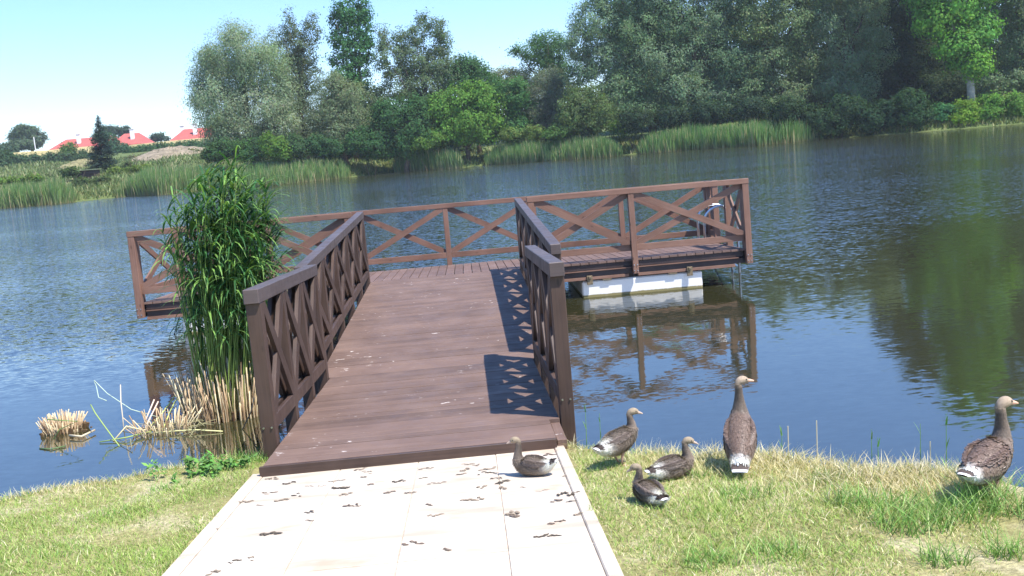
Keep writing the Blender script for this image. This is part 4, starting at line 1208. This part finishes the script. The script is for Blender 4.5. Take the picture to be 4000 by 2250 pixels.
def near_grass(n, seed, label, name='grass'):
    r = np.random.default_rng(seed)
    y = 3.0 + 4.2 * r.uniform(0, 1, n) ** 1.0
    hw = y * .56
    x = CAM[0] + r.uniform(-1, 1, n) * hw
    e = near_edge(x)
    ok = (y < e + .10) & ~on_path(x, y)
    ok &= ~((x > -1.03) & (x < 1.0) & (y > 6.0))
    x, y, e = x[ok], y[ok], e[ok]; n = len(x)
    z = ground_z(x, y)
    # patchiness
    pn = np.sin(x * 2.1 + 1.3 * np.sin(y * 1.7)) * np.sin(y * 2.6 + 1.1 * np.sin(x * 2.3)) + .5 * np.sin(x * 6.3 + y * 4) * np.sin(y * 7.1 - x * 3)
    bare = (pn < -.55) & (r.random(n) < .55) & (e - y > .5)
    ok = ~bare; x, y, e, z, pn = x[ok], y[ok], e[ok], z[ok], pn[ok]; n = len(x)
    dedge = e - y
    straw_p = np.clip(np.where(x > 0, .28, .12) + .85 * np.exp(-np.maximum(dedge, 0) / np.where(x > 0, .55, .16)) * np.clip((np.abs(x) - .9) / 1.2, 0, 1) - .12 * pn, .08, .93)
    isstraw = r.random(n) < straw_p
    g = mixed(r, n, [(.24, .37, .07), (.34, .46, .10), (.42, .50, .15), (.16, .28, .05)], [4, 4, 2.5, 2], .25)
    s = mixed(r, n, [(.64, .56, .27), (.74, .66, .38), (.52, .44, .21), (.78, .72, .5)], [4, 3, 2, 1.5], .2)
    c = np.where(isstraw[:, None], s, g)
    h = r.uniform(.015, .042, n) * (1 + .35 * pn)
    h = np.where(isstraw, h * r.uniform(.6, 1.15, n), h)
    h += np.where(dedge < .15, r.uniform(0, .035, n), 0) + np.where(isstraw & (dedge < .55) & (x > 1.3), r.uniform(0, .05, n), 0)
    V, F, C = blades(x, y, z - .004, np.maximum(h, .012), r.uniform(.0022, .0042, n), r.uniform(.15, .85, n), c * .9, c, 2, r, curve=.4)
    tag(new_obj(name, np_mesh(name, V, F, C), M_GRASS), label, 'grass', kind='stuff')


near_grass(190000, 51, 'short sunlit grass, green and straw coloured, on the near bank')
# taller tufts
def tufts():
    r = np.random.default_rng(52)
    xs, ys, hs, cs = [], [], [], []
    spots = [(1440, 1105, .07, .09, 60, 0), (1470, 1110, .06, .08, 40, 0), (2250, 1290, .16, .12, 170, 0), (2420, 1300, .12, .16, 190, 0), (2480, 1250, .10, .16, 160, 0), (2140, 1270, .10, .10, 120, 0), (2560, 1290, .10, .18, 150, 0), (2300, 1330, .14, .14, 200, 0),
             (2080, 1200, .08, .07, 80, 0), (1880, 1250, .12, .08, 130, 0), (1760, 1200, .05, .07, 60, 0), (1950, 1400, .12, .10, 120, 0), (2380, 1420, .08, .09, 120, 0), (1790, 1420, .10, .09, 120, 0), (2540, 1400, .07, .12, 100, 0),
             (2000, 1160, .22, .10, 300, 1), (2250, 1190, .25, .11, 420, 1), (2350, 1205, .2, .11, 320, 1), (2150, 1195, .2, .10, 320, 1), (1930, 1155, .1, .09, 140, 1), (2080, 1230, .3, .07, 350, 1), (2300, 1240, .3, .07, 300, 1), (1650, 1130, .15, .06, 100, 1), (2450, 1210, .15, .10, 160, 1), (1440, 1125, .04, .09, 40, 1),
             (620, 1150, .10, .10, 180, 0), (650, 1160, .06, .09, 120, 0), (380, 1180, .15, .07, 160, 1), (200, 1225, .2, .06, 160, 1), (60, 1240, .2, .06, 160, 1), (300, 1300, .15, .05, 120, 0), (120, 1400, .2, .05, 150, 0), (420, 1230, .1, .06, 100, 0)]
    for px, py, R_, H, n, st_ in spots:
        c0 = on(px, py, PZ0, PK, PY0)
        a = r.uniform(0, 2 * np.pi, n); q = R_ * np.sqrt(r.uniform(0, 1, n))
        xs.append(c0[0] + q * np.cos(a) * 1.2); ys.append(c0[1] + q * np.sin(a)); hs.append(H * r.uniform(.45, 1.15, n))
        cs.append(mixed(r, n, [(.15, .29, .06), (.24, .40, .09), (.40, .46, .18)] if not st_ else [(.58, .5, .27), (.66, .58, .38), (.3, .34, .1)], [3, 3, 1.5], .25))
    x, y, h, c = map(np.concatenate, (xs, ys, hs, cs))
    ok = ~on_path(x, y) & (y < near_edge(x) + .08); x, y, h, c = x[ok], y[ok], h[ok], c[ok]; n = len(x)
    V, F, C = blades(x, y, ground_z(x, y) - .005, h, r.uniform(.003, .006, n), r.uniform(.1, .7, n), c * .9, c, 3, r, curve=.5)
    tag(new_obj('grass_tufts', np_mesh('grass_tufts', V, F, C), M_GRASS), 'longer darker grass tufts and straw ends along the near bank', 'grass', kind='stuff')
tufts()

# single shore plants standing against the water
def stalk(label, px, py_base, py_top, kind):
    b = on(px, py_base, PZ0 - .03, PK, PY0)
    b[2] = float(ground_z(b[0], b[1]))
    t = at(px, py_top, b[1]); H = t[2] - b[2]
    root = empty('shore_plant', b); tag(root, label, 'plant', 'single stalks on the near shore')
    r = np.random.default_rng(int(px * 7 + py_top))
    g_ = (.14, .28, .06) if kind != 'dry' else (.6, .52, .34)
    mb = MB(); lx = (t[0] - b[0])
    mb.tube([(0, 0, -.01), (lx * .5, 0, H * .5), (lx, 0, H)], [.003, .0028, .0012] if kind != 'dry' else [.0035, .0035, .003], 5)
    mb.build('stem', flat('stalk_' + kind, g_, .6), root)
    if kind != 'dry':
        n = 4
        t_ = np.array([.35, .55, .75, .95]); z = H * t_ - .03
        c = mixed(r, n, [(.10, .26, .06), (.18, .34, .08)], [1, 1])
        V, F, C = blades(lx * t_, np.zeros(n), z, r.uniform(.04, .075, n), np.full(n, .010), r.uniform(.15, .5, n), c, c, 3, r)
        for q in range(n):
            new_obj('leaf', np_mesh('leaf', V[q * 8:q * 8 + 8], F[:3] * 0 + np.array([[0, 1, 3, 2], [2, 3, 5, 4], [4, 5, 7, 6]]), C[q * 8:q * 8 + 8]), M_GRASS, root)
for (px, pb, ptp, kd, lab) in [(1472, 1115, 1015, 'green', 'green stalk with an upright leaf just right of the right jetty post'), (1508, 1118, 1040, 'green', 'shorter green stalk with a slanting leaf beside the standing gosling'),
                               (1966, 1150, 1075, 'green', 'thin green stalk on the shore just right of the tall goose'), (1982, 1150, 1072, 'dry', 'pale leaning dry stem right of the tall goose'),
                               (2054, 1158, 1058, 'dry', 'tallest pale dry stem on the near shore'), (2192, 1175, 1080, 'green', 'green leafy stalk in the middle of the right shore'),
                               (2208, 1175, 1100, 'green', 'short green stalk crowding the leafy one in the middle of the right shore'),
                               (2315, 1180, 1066, 'green', 'green knotted stalk between the middle of the right shore and the right goose'), (2340, 1182, 1110, 'dry', 'slanting dry straw left of the right goose'),
                               (2380, 1185, 1040, 'green', 'very thin tall stalk left of the right goose'), (1898, 1150, 1090, 'dry', 'short dry straw right behind the tall goose')]:
    stalk(lab, px, pb, ptp, kd)


def herb():
    r = np.random.default_rng(91)
    b = on(520, 1190, PZ0, PK, PY0); b[2] = float(ground_z(b[0], b[1]))
    root = empty('herb_plant', b); tag(root, 'bright green leafy weed on the left bank edge beside the jetty', 'plant')
    mb = MB(); Ps, Ns = [], []
    for s in range(34):
        x0, y0 = r.normal(0, .13), r.normal(0, .08); H = r.uniform(.05, .13)
        ex, ey = x0 * 1.2 + r.normal(0, .03), y0 + r.normal(0, .03)
        mb.tube([(x0, y0, -.02), (ex, ey, H)], .0022, 4)
        for t in np.linspace(.3, 1, 6):
            for sgn in (-1, 1):
                a = r.uniform(0, 6.28)
                Ps.append((x0 + (ex - x0) * t + .018 * math.cos(a), y0 + (ey - y0) * t + .018 * math.sin(a), H * t)); Ns.append((0, -.2, 1))
    V, F, C = leaves(np.array(Ps), np.array(Ns, float), .024, .42, .3, (.13, .27, .055), .35, r)
    new_obj('leaves', np_mesh('leaves', V, F, C), M_GRASS, root)
    mb.build('stem', flat('herb_stem', (.15, .28, .06), .6), root)['kind'] = 'stuff'
herb()

# ------------------------------------------------------------------ droppings on the path
def droppings():
    r = np.random.default_rng(61)
    mds = [flat('dropping', c_, .9, 0, 90, .5, .15) for c_ in ((.17, .13, .10), (.24, .19, .14), (.10, .08, .06))]
    # position in the enlarged picture of the path, length there in px, thickness class
    L = [(660, 170, 60, 1), (755, 197, 60, 1), (640, 250, 70, .7), (795, 263, 42, 1), (715, 293, 70, 1.2), (505, 302, 55, 1.1), (590, 322, 30, .6), (870, 357, 50, 1), (865, 406, 36, .8), (645, 482, 90, 1.3),
         (450, 632, 55, .7), (542, 620, 36, .9), (330, 700, 60, 1.2), (1155, 118, 65, .9), (1190, 135, 60, .7), (1015, 185, 70, .6), (940, 210, 40, .6), (1040, 222, 80, 1.5), (1065, 263, 50, 1.2), (1100, 325, 80, 1),
         (1165, 170, 26, .8), (1203, 163, 14, 1), (1272, 167, 22, 1), (1210, 203, 26, 1.1), (1310, 247, 36, 1), (1365, 188, 55, 1.1), (1430, 250, 50, .7), (1345, 95, 20, .9), (1525, 115, 80, .7), (1505, 165, 30, .6),
         (1750, 90, 55, .7), (1730, 122, 36, 1.2), (1720, 148, 50, .8), (1717, 178, 16, 1.1), (1865, 117, 95, 1), (1860, 140, 80, .9), (1580, 197, 90, .6), (1835, 220, 46, 1), (1775, 290, 110, 1.1), (1570, 375, 70, 1),
         (1532, 322, 26, .9), (1440, 538, 95, 1), (1637, 570, 36, 1), (1925, 195, 28, 1.3), (1948, 223, 24, 1.5), (1998, 218, 16, 1.2), (2062, 220, 26, .8), (1905, 172, 40, .8), (1970, 184, 34, 1), (2212, 36, 60, 1),
         (2255, 70, 60, .7), (2305, 158, 34, .8), (2305, 258, 90, 1.4), (2355, 253, 30, 1.2), (2248, 295, 55, 1.2), (2330, 297, 50, .7), (2000, 366, 55, 2), (2010, 390, 36, 1.6), (2368, 372, 36, 1.3), (2250, 422, 80, 1), (2190, 495, 120, .9),
         (1932, 352, 14, .9), (1945, 275, 20, .6), (850, 535, 22, .6), (770, 495, 14, .9), (743, 543, 18, .8), (335, 456, 26, 1.1), (310, 408, 22, .9), (860, 216, 34, .6), (1800, 95, 30, .7), (2395, 283, 22, .8), (2170, 240, 60, .4), (575, 386, 20, .5), (1220, 290, 22, .5)]
    L = [q for q in L if q[2] > 22]
    L.sort(key=lambda q: q[1] + q[0] * .07)
    ORD = ['first', 'second', 'third', 'fourth', 'fifth', 'sixth', 'seventh', 'eighth', 'ninth', 'tenth']
    rows = [sorted(L[k:k + 8]) for k in range(0, len(L), 8)]
    L = [(q, a, b_) for a, row in enumerate(rows) for b_, q in enumerate(row)]
    for (cx, cy, ln, tk), ra, rb in L:
        P_ = on((600 + cx / 1.431) / PX, (1750 + cy / 1.431) / PX, PZ0 + .014, PK, PY0)
        if P_[1] > 6.0: continue
        length = ln / 1.431 * P_[1] / FOC
        mb = MB(); nseg = max(1, int(length / .022))
        x = -length / 2; yy = 0
        while x < length / 2 + .001:
            R_ = .0054 * tk * r.uniform(.6, 1.25)
            seg = r.uniform(.012, .03)
            yy = r.normal(0, .010)
            pts = [(x - seg * .2, yy, R_ * .7), (x + seg * .15, yy + r.normal(0, .003), R_ * 1.0), (x + seg * .6, yy + r.normal(0, .004), R_ * .95), (x + seg, yy + r.normal(0, .004), R_ * .6)]
            mb.tube(pts, [R_ * .35, R_, R_ * .9, R_ * .3], 6)
            x += seg * r.uniform(.6, .95)
        o = mb.build('dropping', mds[r.integers(3)], None)
        o.location = P_; o.rotation_euler = (-.09, 0, r.uniform(-.25, .25))
        o.scale = (1.1, r.uniform(1.1, 1.7), .5)
        shp = 'long thin' if ln > 60 else ('thick chunky' if tk > 1.15 else ('tiny' if ln < 28 else 'short'))
        tag(o, '%s dropping, %s from left in the %s band from the jetty' % (shp, ORD[rb], ORD[ra]), 'dropping', 'goose droppings on the paved path')
droppings()

# ------------------------------------------------------------------ geese
def goose_mat():
    m, n, l, p = mat('plumage')
    a = n.new('ShaderNodeAttribute'); a.attribute_name = 'Col'
    tc = n.new('ShaderNodeTexCoord')
    v = n.new('ShaderNodeTexVoronoi'); v.feature = 'DISTANCE_TO_EDGE'; v.inputs['Scale'].default_value = 1.0
    l.new(mapping(n, l, tc.outputs['Object'], (44, 95, 95)), v.inputs['Vector'])
    e = maprange(n, l, v.outputs['Distance'], .0, .2, .9, 0)
    mk = n.new('ShaderNodeMath'); mk.operation = 'MULTIPLY'; l.new(e, mk.inputs[0]); l.new(a.outputs['Alpha'], mk.inputs[1])
    c = mixc(n, l, mk.outputs[0], a.outputs['Color'], (.40, .33, .28))
    t = noise(n, l, mapping(n, l, tc.outputs['Object'], (40, 90, 90)), 1.0, 4, .6)
    c = mixc(n, l, maprange(n, l, t.outputs[0], .35, .65, 0, .42), c, mixc(n, l, 1.0, c, (.45, .42, .40), 'MULTIPLY'))
    l.new(c, p.inputs['Base Color']); p.inputs['Roughness'].default_value = .75; p.inputs['Specular IOR Level'].default_value = .2
    b = n.new('ShaderNodeBump'); b.inputs['Strength'].default_value = .6; b.inputs['Distance'].default_value = .004
    l.new(t.outputs[0], b.inputs['Height']); l.new(b.outputs[0], p.inputs['Normal'])
    return m
M_FEATHER = goose_mat()
M_EYE = flat('goose_eye', (.01, .008, .006), .15)
M_LEG = flat('goose_leg', (.45, .28, .20), .6, 0, 60, .2)


def catmull(P, n):
    P = np.array(P, float); m_ = len(P); out = []
    Q = np.vstack([2 * P[0] - P[1], P, 2 * P[-1] - P[-2]])
    for i_ in range(m_ - 1):
        p0, p1, p2, p3 = Q[i_], Q[i_ + 1], Q[i_ + 2], Q[i_ + 3]
        for t in np.linspace(0, 1, n, endpoint=False):
            out.append(.5 * ((2 * p1) + (-p0 + p2) * t + (2 * p0 - 5 * p1 + 4 * p2 - p3) * t * t + (-p0 + 3 * p1 - 3 * p2 + p3) * t ** 3))
    out.append(P[-1]); return np.array(out)


def loft(ctrl, colf, n=9, K=28):
    """ctrl rows: x, y, z, half width, half height; lofted closed skin"""
    S = catmull(ctrl, n); N = len(S)
    Vt, Ct = [], []
    side_prev = None
    for i_ in range(N):
        p_ = S[i_, :3]; t = S[min(i_ + 1, N - 1), :3] - S[max(i_ - 1, 0), :3]; t /= np.linalg.norm(t) + 1e-9
        if side_prev is None:
            side = np.cross([0, 0, 1.0], t)
        else: side = side_prev - t * np.dot(side_prev, t)
        side /= np.linalg.norm(side) + 1e-9; side_prev = side
        upv = np.cross(t, side)
        for k in range(K):
            a = 2 * math.pi * k / K
            q = p_ + side * max(S[i_, 3], .0008) * math.sin(a) + upv * max(S[i_, 4], .0008) * math.cos(a)
            Vt.append(q); Ct.append(colf(i_ / (N - 1), a, q))
    F = [(i_ * K + k, i_ * K + (k + 1) % K, (i_ + 1) * K + (k + 1) % K, (i_ + 1) * K + k) for i_ in range(N - 1) for k in range(K)]
    return np.array(Vt), F, np.array(Ct)


def goose(label, loc, heading, scale, pose, adult=True, head_yaw=0.0, head_pitch=0.0, seed=0, legs=True):
    r = np.random.default_rng(seed)
    root = empty('goose' if adult else 'gosling', loc, heading); tag(root, label, 'goose')
    root.scale = (scale,) * 3
    # local axes: +x forward, +z up
    body, neck = pose['body'], pose['neck']
    ctrl = [list(b) for b in body] + [list(b) for b in neck]
    top = np.array(neck[-1][:3])
    cy, sy = math.cos(head_yaw), math.sin(head_yaw)
    cp_, sp_ = math.cos(head_pitch), math.sin(head_pitch)
    head = [(-.004, .018, .021, .022), (.010, .034, .0255, .0265), (.032, .040, .027, .027), (.052, .036, .0215, .0215), (.064, .031, .0145, .0155), (.074, .028, .0115, .0125), (.092, .024, .009, .0085), (.110, .019, .0055, .004), (.114, .018, .001, .001)]
    if not adult: head = [(x * .92 if x > .06 else x, z, a, b) for x, z, a, b in head]
    for hx, hz, hw, hh in head:
        X, Z = hx * cp_ - hz * sp_ * .3, hz + hx * sp_
        ctrl.append([top[0] + X * cy, top[1] + X * sy, top[2] + Z, hw, hh])
    nB, nN, nH = len(body), len(neck), len(head)
    tot = nB + nN + nH - 1
    tb, tn = (nB - .5) / tot, (nB + nN - 1) / tot
    th_beak = (nB + nN + 4.35) / tot
    brown = np.array((.17, .115, .088)) if adult else np.array((.22, .175, .14))
    pale = np.array((.36, .29, .23)); white = np.array((.88, .86, .82)); neckc = np.array((.20, .155, .12)); headc = np.array((.36, .28, .20)) if adult else np.array((.31, .245, .165))
    beakc = np.array((.72, .42, .30)) if adult else np.array((.50, .38, .30))
    t_rump = (2.5 if adult else 3.4) / tot
    def colf(t, a, q):
        topn = .5 + .5 * math.cos(a)
        if t < tb:
            c = brown * topn ** .6 + pale * (1 - topn ** .6)
            f = 1.0
            if t > tb * .6:
                k = (t - tb * .6) / (tb * .4); c = c * (1 - k * .3) + pale * k * .3 * (1 - topn * .6) + c * 0
            wr = max(0, 1 - t / t_rump)
            und = max(0, min(1, (.42 - topn) * 4)) * max(0, min(1, 1 - (t - .0) / (tb * .62)))
            k = min(1, max(wr * 3.0 if wr > 0 else 0, und * 1.2))
            c = c * (1 - k) + white * k; f = 1 - k
            if topn > .6 and t_rump * .22 < t < t_rump * .55: c = np.array((.10, .075, .065)); f = 0
            return (*c, f * .8)
        if t < tn:
            k = (t - tb) / (tn - tb)
            c = neckc * (1 - .3 * topn) * (1.15 - .3 * k) + pale * .25 * (1 - topn)
            return (*c, .25 if k < .35 else .0)
        if t < th_beak:
            k = (t - tn) / (th_beak - tn)
            c = neckc * (1 - min(1, k * 2.2)) + headc * min(1, k * 2.2)
            c = c * (1 + .25 * (1 - topn) * 1.0)
            return (*c, 0)
        return (*beakc, 0)
    V, F, C = loft(ctrl, colf)
    me_ = np_mesh('body', V, F, C, smooth=True)
    new_obj('body', me_, M_FEATHER, root)
    if adult: fv = cards(V, C, 28, seed, .026, .015, .0085, .0115, .08, tb * 1.02, lift=.10, jit=.07)
    else: fv = cards(V, C, 28, seed, .021, .0055, .0042, .0040, .06, tb * 1.05, fuzzy=True, lift=.5, jit=.32, tip=1.45)
    fo = new_obj('feathers', np_mesh('feathers', *fv), M_GRASS, root); fo['kind'] = 'stuff'
    fv = cards(V, C, 28, seed + 9, .008, .0035, .0045, .0035, tb, tn + .06, fuzzy=True, lift=.15, jit=.12, tip=1.3)
    fo = new_obj('neck_feathers', np_mesh('neck_feathers', *fv), M_GRASS, root); fo['kind'] = 'stuff'
    for sgn in (-1, 1):
        e = MB()
        X = .046; Z = .044 + X * sp_; lat = sgn * .0225
        c0 = Vector((top[0] + X * cp_ * cy - lat * sy, top[1] + X * cp_ * sy + lat * cy, top[2] + Z))
        bpy_me = bpy.data.meshes.new('eye')
        import bmesh
        bm = bmesh.new(); bmesh.ops.create_uvsphere(bm, u_segments=12, v_segments=8, radius=.0052); bmesh.ops.translate(bm, verts=bm.verts, vec=c0); bm.to_mesh(bpy_me); bm.free()
        new_obj('eye', bpy_me, M_EYE, root)
    # folded wings
    for sgn in (-1, 1):
        wc = []
        for (x, z, lat, hw, hh) in pose['wing']:
            wc.append([x, sgn * lat, z, hw, hh])
        wb_ = np.array((.145, .098, .077)) if adult else np.array((.17, .13, .105))
        def wcol(t, a, q):
            c = wb_.copy(); f = .9
            if t > .55: c = wb_ * (1 - (t - .55)) ; f = .55
            if math.cos(a) < -.55 and .1 < t < .8: c = np.array((.46, .41, .37)) if adult else np.array((.42, .38, .34)); f = .2
            return (*c, f)
        V, F, C = loft(wc, wcol, 8, 20)
        wo = new_obj('wing', np_mesh('wing', V, F, C, smooth=True), M_FEATHER, root)
        # the wing runs shoulder to tip, feathers point to the tip
        Vr = V.reshape(-1, 20, 3)[::-1].reshape(-1, 3); Cr = C.reshape(-1, 20, 4)[::-1].reshape(-1, 4)
        fv = cards(Vr, Cr, 20, seed + 3 + sgn, .032 if adult else .020, .017 if adult else .010, .013 if adult else .009, .011 if adult else .007, .12, .97, lift=.08, jit=.06, tip=1.9 if adult else 1.5)
        fo = new_obj('wing_feathers', np_mesh('wing_feathers', *fv), M_GRASS, wo); fo['kind'] = 'stuff'
    if legs:
        for sgn in (-1, 1):
            x0, z0 = pose['leg']; lat = sgn * .042
            fx = x0 + (.02 if sgn > 0 else -.015)
            mb = MB()
            mb.tube([(x0 - .01, lat * .9, z0 + .05), (x0, lat, z0), (x0 - .012, lat, z0 * .55), (fx, lat, .008)], [.026, .017, .0085, .0075], 8)
            for q in (-.5, 0, .5):
                mb.tube([(fx, lat, .008), (fx + .055 * math.cos(q), lat + .055 * math.sin(q), .004)], [.007, .004], 5)
            b0 = len(mb.v)
            tips = [(fx, lat, .007)] + [(fx + .05 * math.cos(q), lat + .05 * math.sin(q), .004) for q in (-.5, 0, .5)]
            mb.v += tips; mb.f += [(b0, b0 + 1, b0 + 2), (b0, b0 + 2, b0 + 3)]; mb.uv += [[(0, 0)] * 3] * 2
            mb.build('leg', M_LEG, root, smooth=True)
    return root




def cards(V, C, K, seed, length, width, row, side, t0, t1, jit=.12, fuzzy=False, lift=.14, tip=1.55, amin=-1.0):
    """short overlapping feathers laid tailwards over a lofted skin (rows of K points)"""
    r = np.random.default_rng(seed)
    N = len(V) // K; G = V.reshape(N, K, 3); CG = C.reshape(N, K, 4)
    P, D, Nn, Cc = [], [], [], []
    cen = G.mean(1)
    acc = 0.0
    for i_ in range(max(1, int(N * t0)), int(N * t1)):
        step = np.linalg.norm(cen[i_] - cen[i_ - 1]); acc += step
        if acc < row: continue
        acc = 0
        ring = G[i_]; per = np.linalg.norm(np.roll(ring, -1, 0) - ring, axis=1).sum()
        m_ = max(6, int(per / side)); ph = r.random()
        for q in range(m_):
            u = ((q + ph) / m_) % 1 * K; k0 = int(u) % K; k1 = (k0 + 1) % K; f = u - int(u)
            p_ = ring[k0] * (1 - f) + ring[k1] * f
            if math.cos(2 * math.pi * u / K) < amin: continue
            d_ = (G[i_ - 1][k0] - ring[k0]); d_ = d_ / (np.linalg.norm(d_) + 1e-9)
            nr = p_ - cen[i_]; nr = nr - d_ * nr.dot(d_); nr /= np.linalg.norm(nr) + 1e-9
            c_ = CG[i_][k0][:3] * (1 - f) + CG[i_][k1][:3] * f
            P.append(p_ + d_ * r.normal(0, row * .3)); D.append(d_); Nn.append(nr); Cc.append(c_)
    P, D, Nn, Cc = map(np.array, (P, D, Nn, Cc)); n_ = len(P)
    D = unit(D + Nn * lift * r.uniform(.5, 1.5, (n_, 1)) + r.normal(0, jit, (n_, 3)))
    S = unit(np.cross(D, Nn)); L = length * r.uniform(.7, 1.25, (n_, 1)); W = width * r.uniform(.8, 1.2, (n_, 1)) / 2
    br = r.uniform(.8, 1.2, (n_, 1))
    Cb = Cc * br
    tipc = np.clip(Cb * tip + .03, 0, .85)
    rows = [(0, .55, Cb), (.5, 1.0, Cb), (.80, .85, Cb * .9), (.86, .78, tipc), (1.0, .25, tipc)] if not fuzzy else [(0, 1, Cb), (.5, .7, Cb), (1.0, .1, tipc)]
    Vs, Cs = [], []
    for t, wv, c_ in rows:
        b_ = P + D * L * t + Nn * (.0012 + .0015 * math.sin(t * 3))
        Vs += [b_ - S * W * wv, b_ + S * W * wv]; Cs += [c_, c_]
    k_ = len(Vs)
    Vt = np.stack(Vs, 1).reshape(-1, 3); Ct = np.stack(Cs, 1).reshape(-1, 3)
    b = np.arange(n_)[:, None] * k_
    F = np.concatenate([b + np.array([2 * q, 2 * q + 1, 2 * q + 3, 2 * q + 2]) for q in range(k_ // 2 - 1)], 0)
    return Vt, F, np.clip(Ct, 0, .9)


UPRIGHT = dict(body=[(-.275, 0, .072, .046, .004), (-.24, 0, .09, .056, .014), (-.19, 0, .12, .064, .040), (-.12, 0, .155, .088, .072), (-.03, 0, .20, .101, .094), (.055, 0, .262, .093, .090), (.105, 0, .325, .060, .062)],
               neck=[(.118, 0, .385, .038, .038), (.116, 0, .435, .026, .027), (.112, 0, .49, .0215, .023)],
               wing=[(.085, .315, .040, .006, .010), (.05, .285, .058, .014, .042), (-.03, .225, .068, .018, .060), (-.10, .18, .056, .014, .044), (-.16, .160, .036, .009, .020), (-.195, .15, .018, .003, .005)], leg=(-.01, .12))
STAND = dict(body=[(-.235, 0, .180, .024, .004), (-.205, 0, .176, .042, .016), (-.165, 0, .170, .056, .042), (-.10, 0, .170, .074, .070), (-.01, 0, .184, .082, .086), (.07, 0, .215, .072, .074), (.115, 0, .25, .050, .055)],
             neck=[(.128, 0, .29, .034, .036), (.122, 0, .325, .024, .026), (.118, 0, .358, .021, .022)],
             wing=[(.085, .245, .045, .006, .010), (.055, .23, .060, .012, .034), (-.02, .212, .068, .015, .044), (-.09, .20, .056, .013, .034), (-.14, .20, .036, .008, .016), (-.17, .205, .018, .003, .005)], leg=(-.005, .115))
SIT = dict(body=[(-.235, 0, .095, .018, .004), (-.20, 0, .090, .040, .014), (-.155, 0, .080, .056, .036), (-.095, 0, .074, .074, .060), (0, 0, .076, .084, .076), (.08, 0, .088, .076, .076), (.122, 0, .118, .052, .058)],
           neck=[(.130, 0, .16, .036, .038), (.120, 0, .205, .025, .027), (.118, 0, .245, .0215, .022)],
           wing=[(.095, .125, .050, .006, .010), (.06, .118, .068, .013, .038), (-.02, .104, .074, .016, .048), (-.09, .100, .060, .014, .036), (-.14, .106, .038, .008, .016), (-.175, .112, .018, .003, .005)], leg=(0, .05))
import copy
def vary(p_, nscale=1.0, lift=0.0, tail=0.0):
    q = copy.deepcopy(p_)
    b = list(q['body'][-1]); base = np.array(b[:3])
    q['neck'] = [(base[0] + (x - base[0]), y, base[2] + (z - base[2]) * nscale, a, h) for x, y, z, a, h in q['neck']]
    if tail:
        q['body'] = [(x, y, z + tail * max(0, (-x - .1)) / .15, a, h) for x, y, z, a, h in q['body']]
    return q


def gp(px, py):
    b = on(px, py, PZ0, PK, PY0); b[2] = float(ground_z(b[0], b[1])); return b


R_ = math.radians
b = gp(1866, 1180)
goose('tall upright adult goose on the shore edge, back turned, pinkish beak pointing right', b, R_(72), .86, vary(UPRIGHT, 1.15), True, R_(-60), .05, 1)
b = gp(2488, 1258)
goose('adult goose at the right edge of the picture, white tail to the left, looking right', b, R_(34), .97, vary(STAND, 1.42), True, R_(-15), .0, 2)
b = gp(1562, 1172)
goose('standing gosling beside the jetty looking right over the water', b, R_(30), .77, STAND, False, R_(-25), -.08, 3)
b = gp(1694, 1203)
goose('gosling sitting in the grass between the standing gosling and the tall goose', b, R_(18), .72, vary(SIT, .95), False, R_(-18), -.22, 4, legs=False)
b = gp(1634, 1270)
goose('fluffy gosling sitting nearest the path edge in the grass, head turned left', b, R_(112), .66, vary(SIT, .8), False, R_(45), -.30, 5, legs=False)
b = gp(1343, 1200); b[2] = float(near_plane(b[1])) + .014
goose('gosling resting on the pale path slabs in front of the jetty', b, R_(160), .66, vary(SIT, 1.3, tail=.05), False, R_(10), -.15, 6, legs=False)

# ------------------------------------------------------------------ haze
hz = MB(); hz.box(-420, 420, -12, 430, -4, 62, 'x')
mh = bpy.data.materials.new('thin_haze'); mh.use_nodes = True
nh = mh.node_tree.nodes; nh.remove(nh['Principled BSDF'])
vh = nh.new('ShaderNodeVolumePrincipled'); vh.inputs['Density'].default_value = .00025; vh.inputs['Color'].default_value = (.82, .91, 1, 1)
mh.node_tree.links.new(vh.outputs[0], nh['Material Output'].inputs['Volume'])
tag(hz.build('haze', mh), 'thin summer haze over the lake', 'haze', kind='stuff')
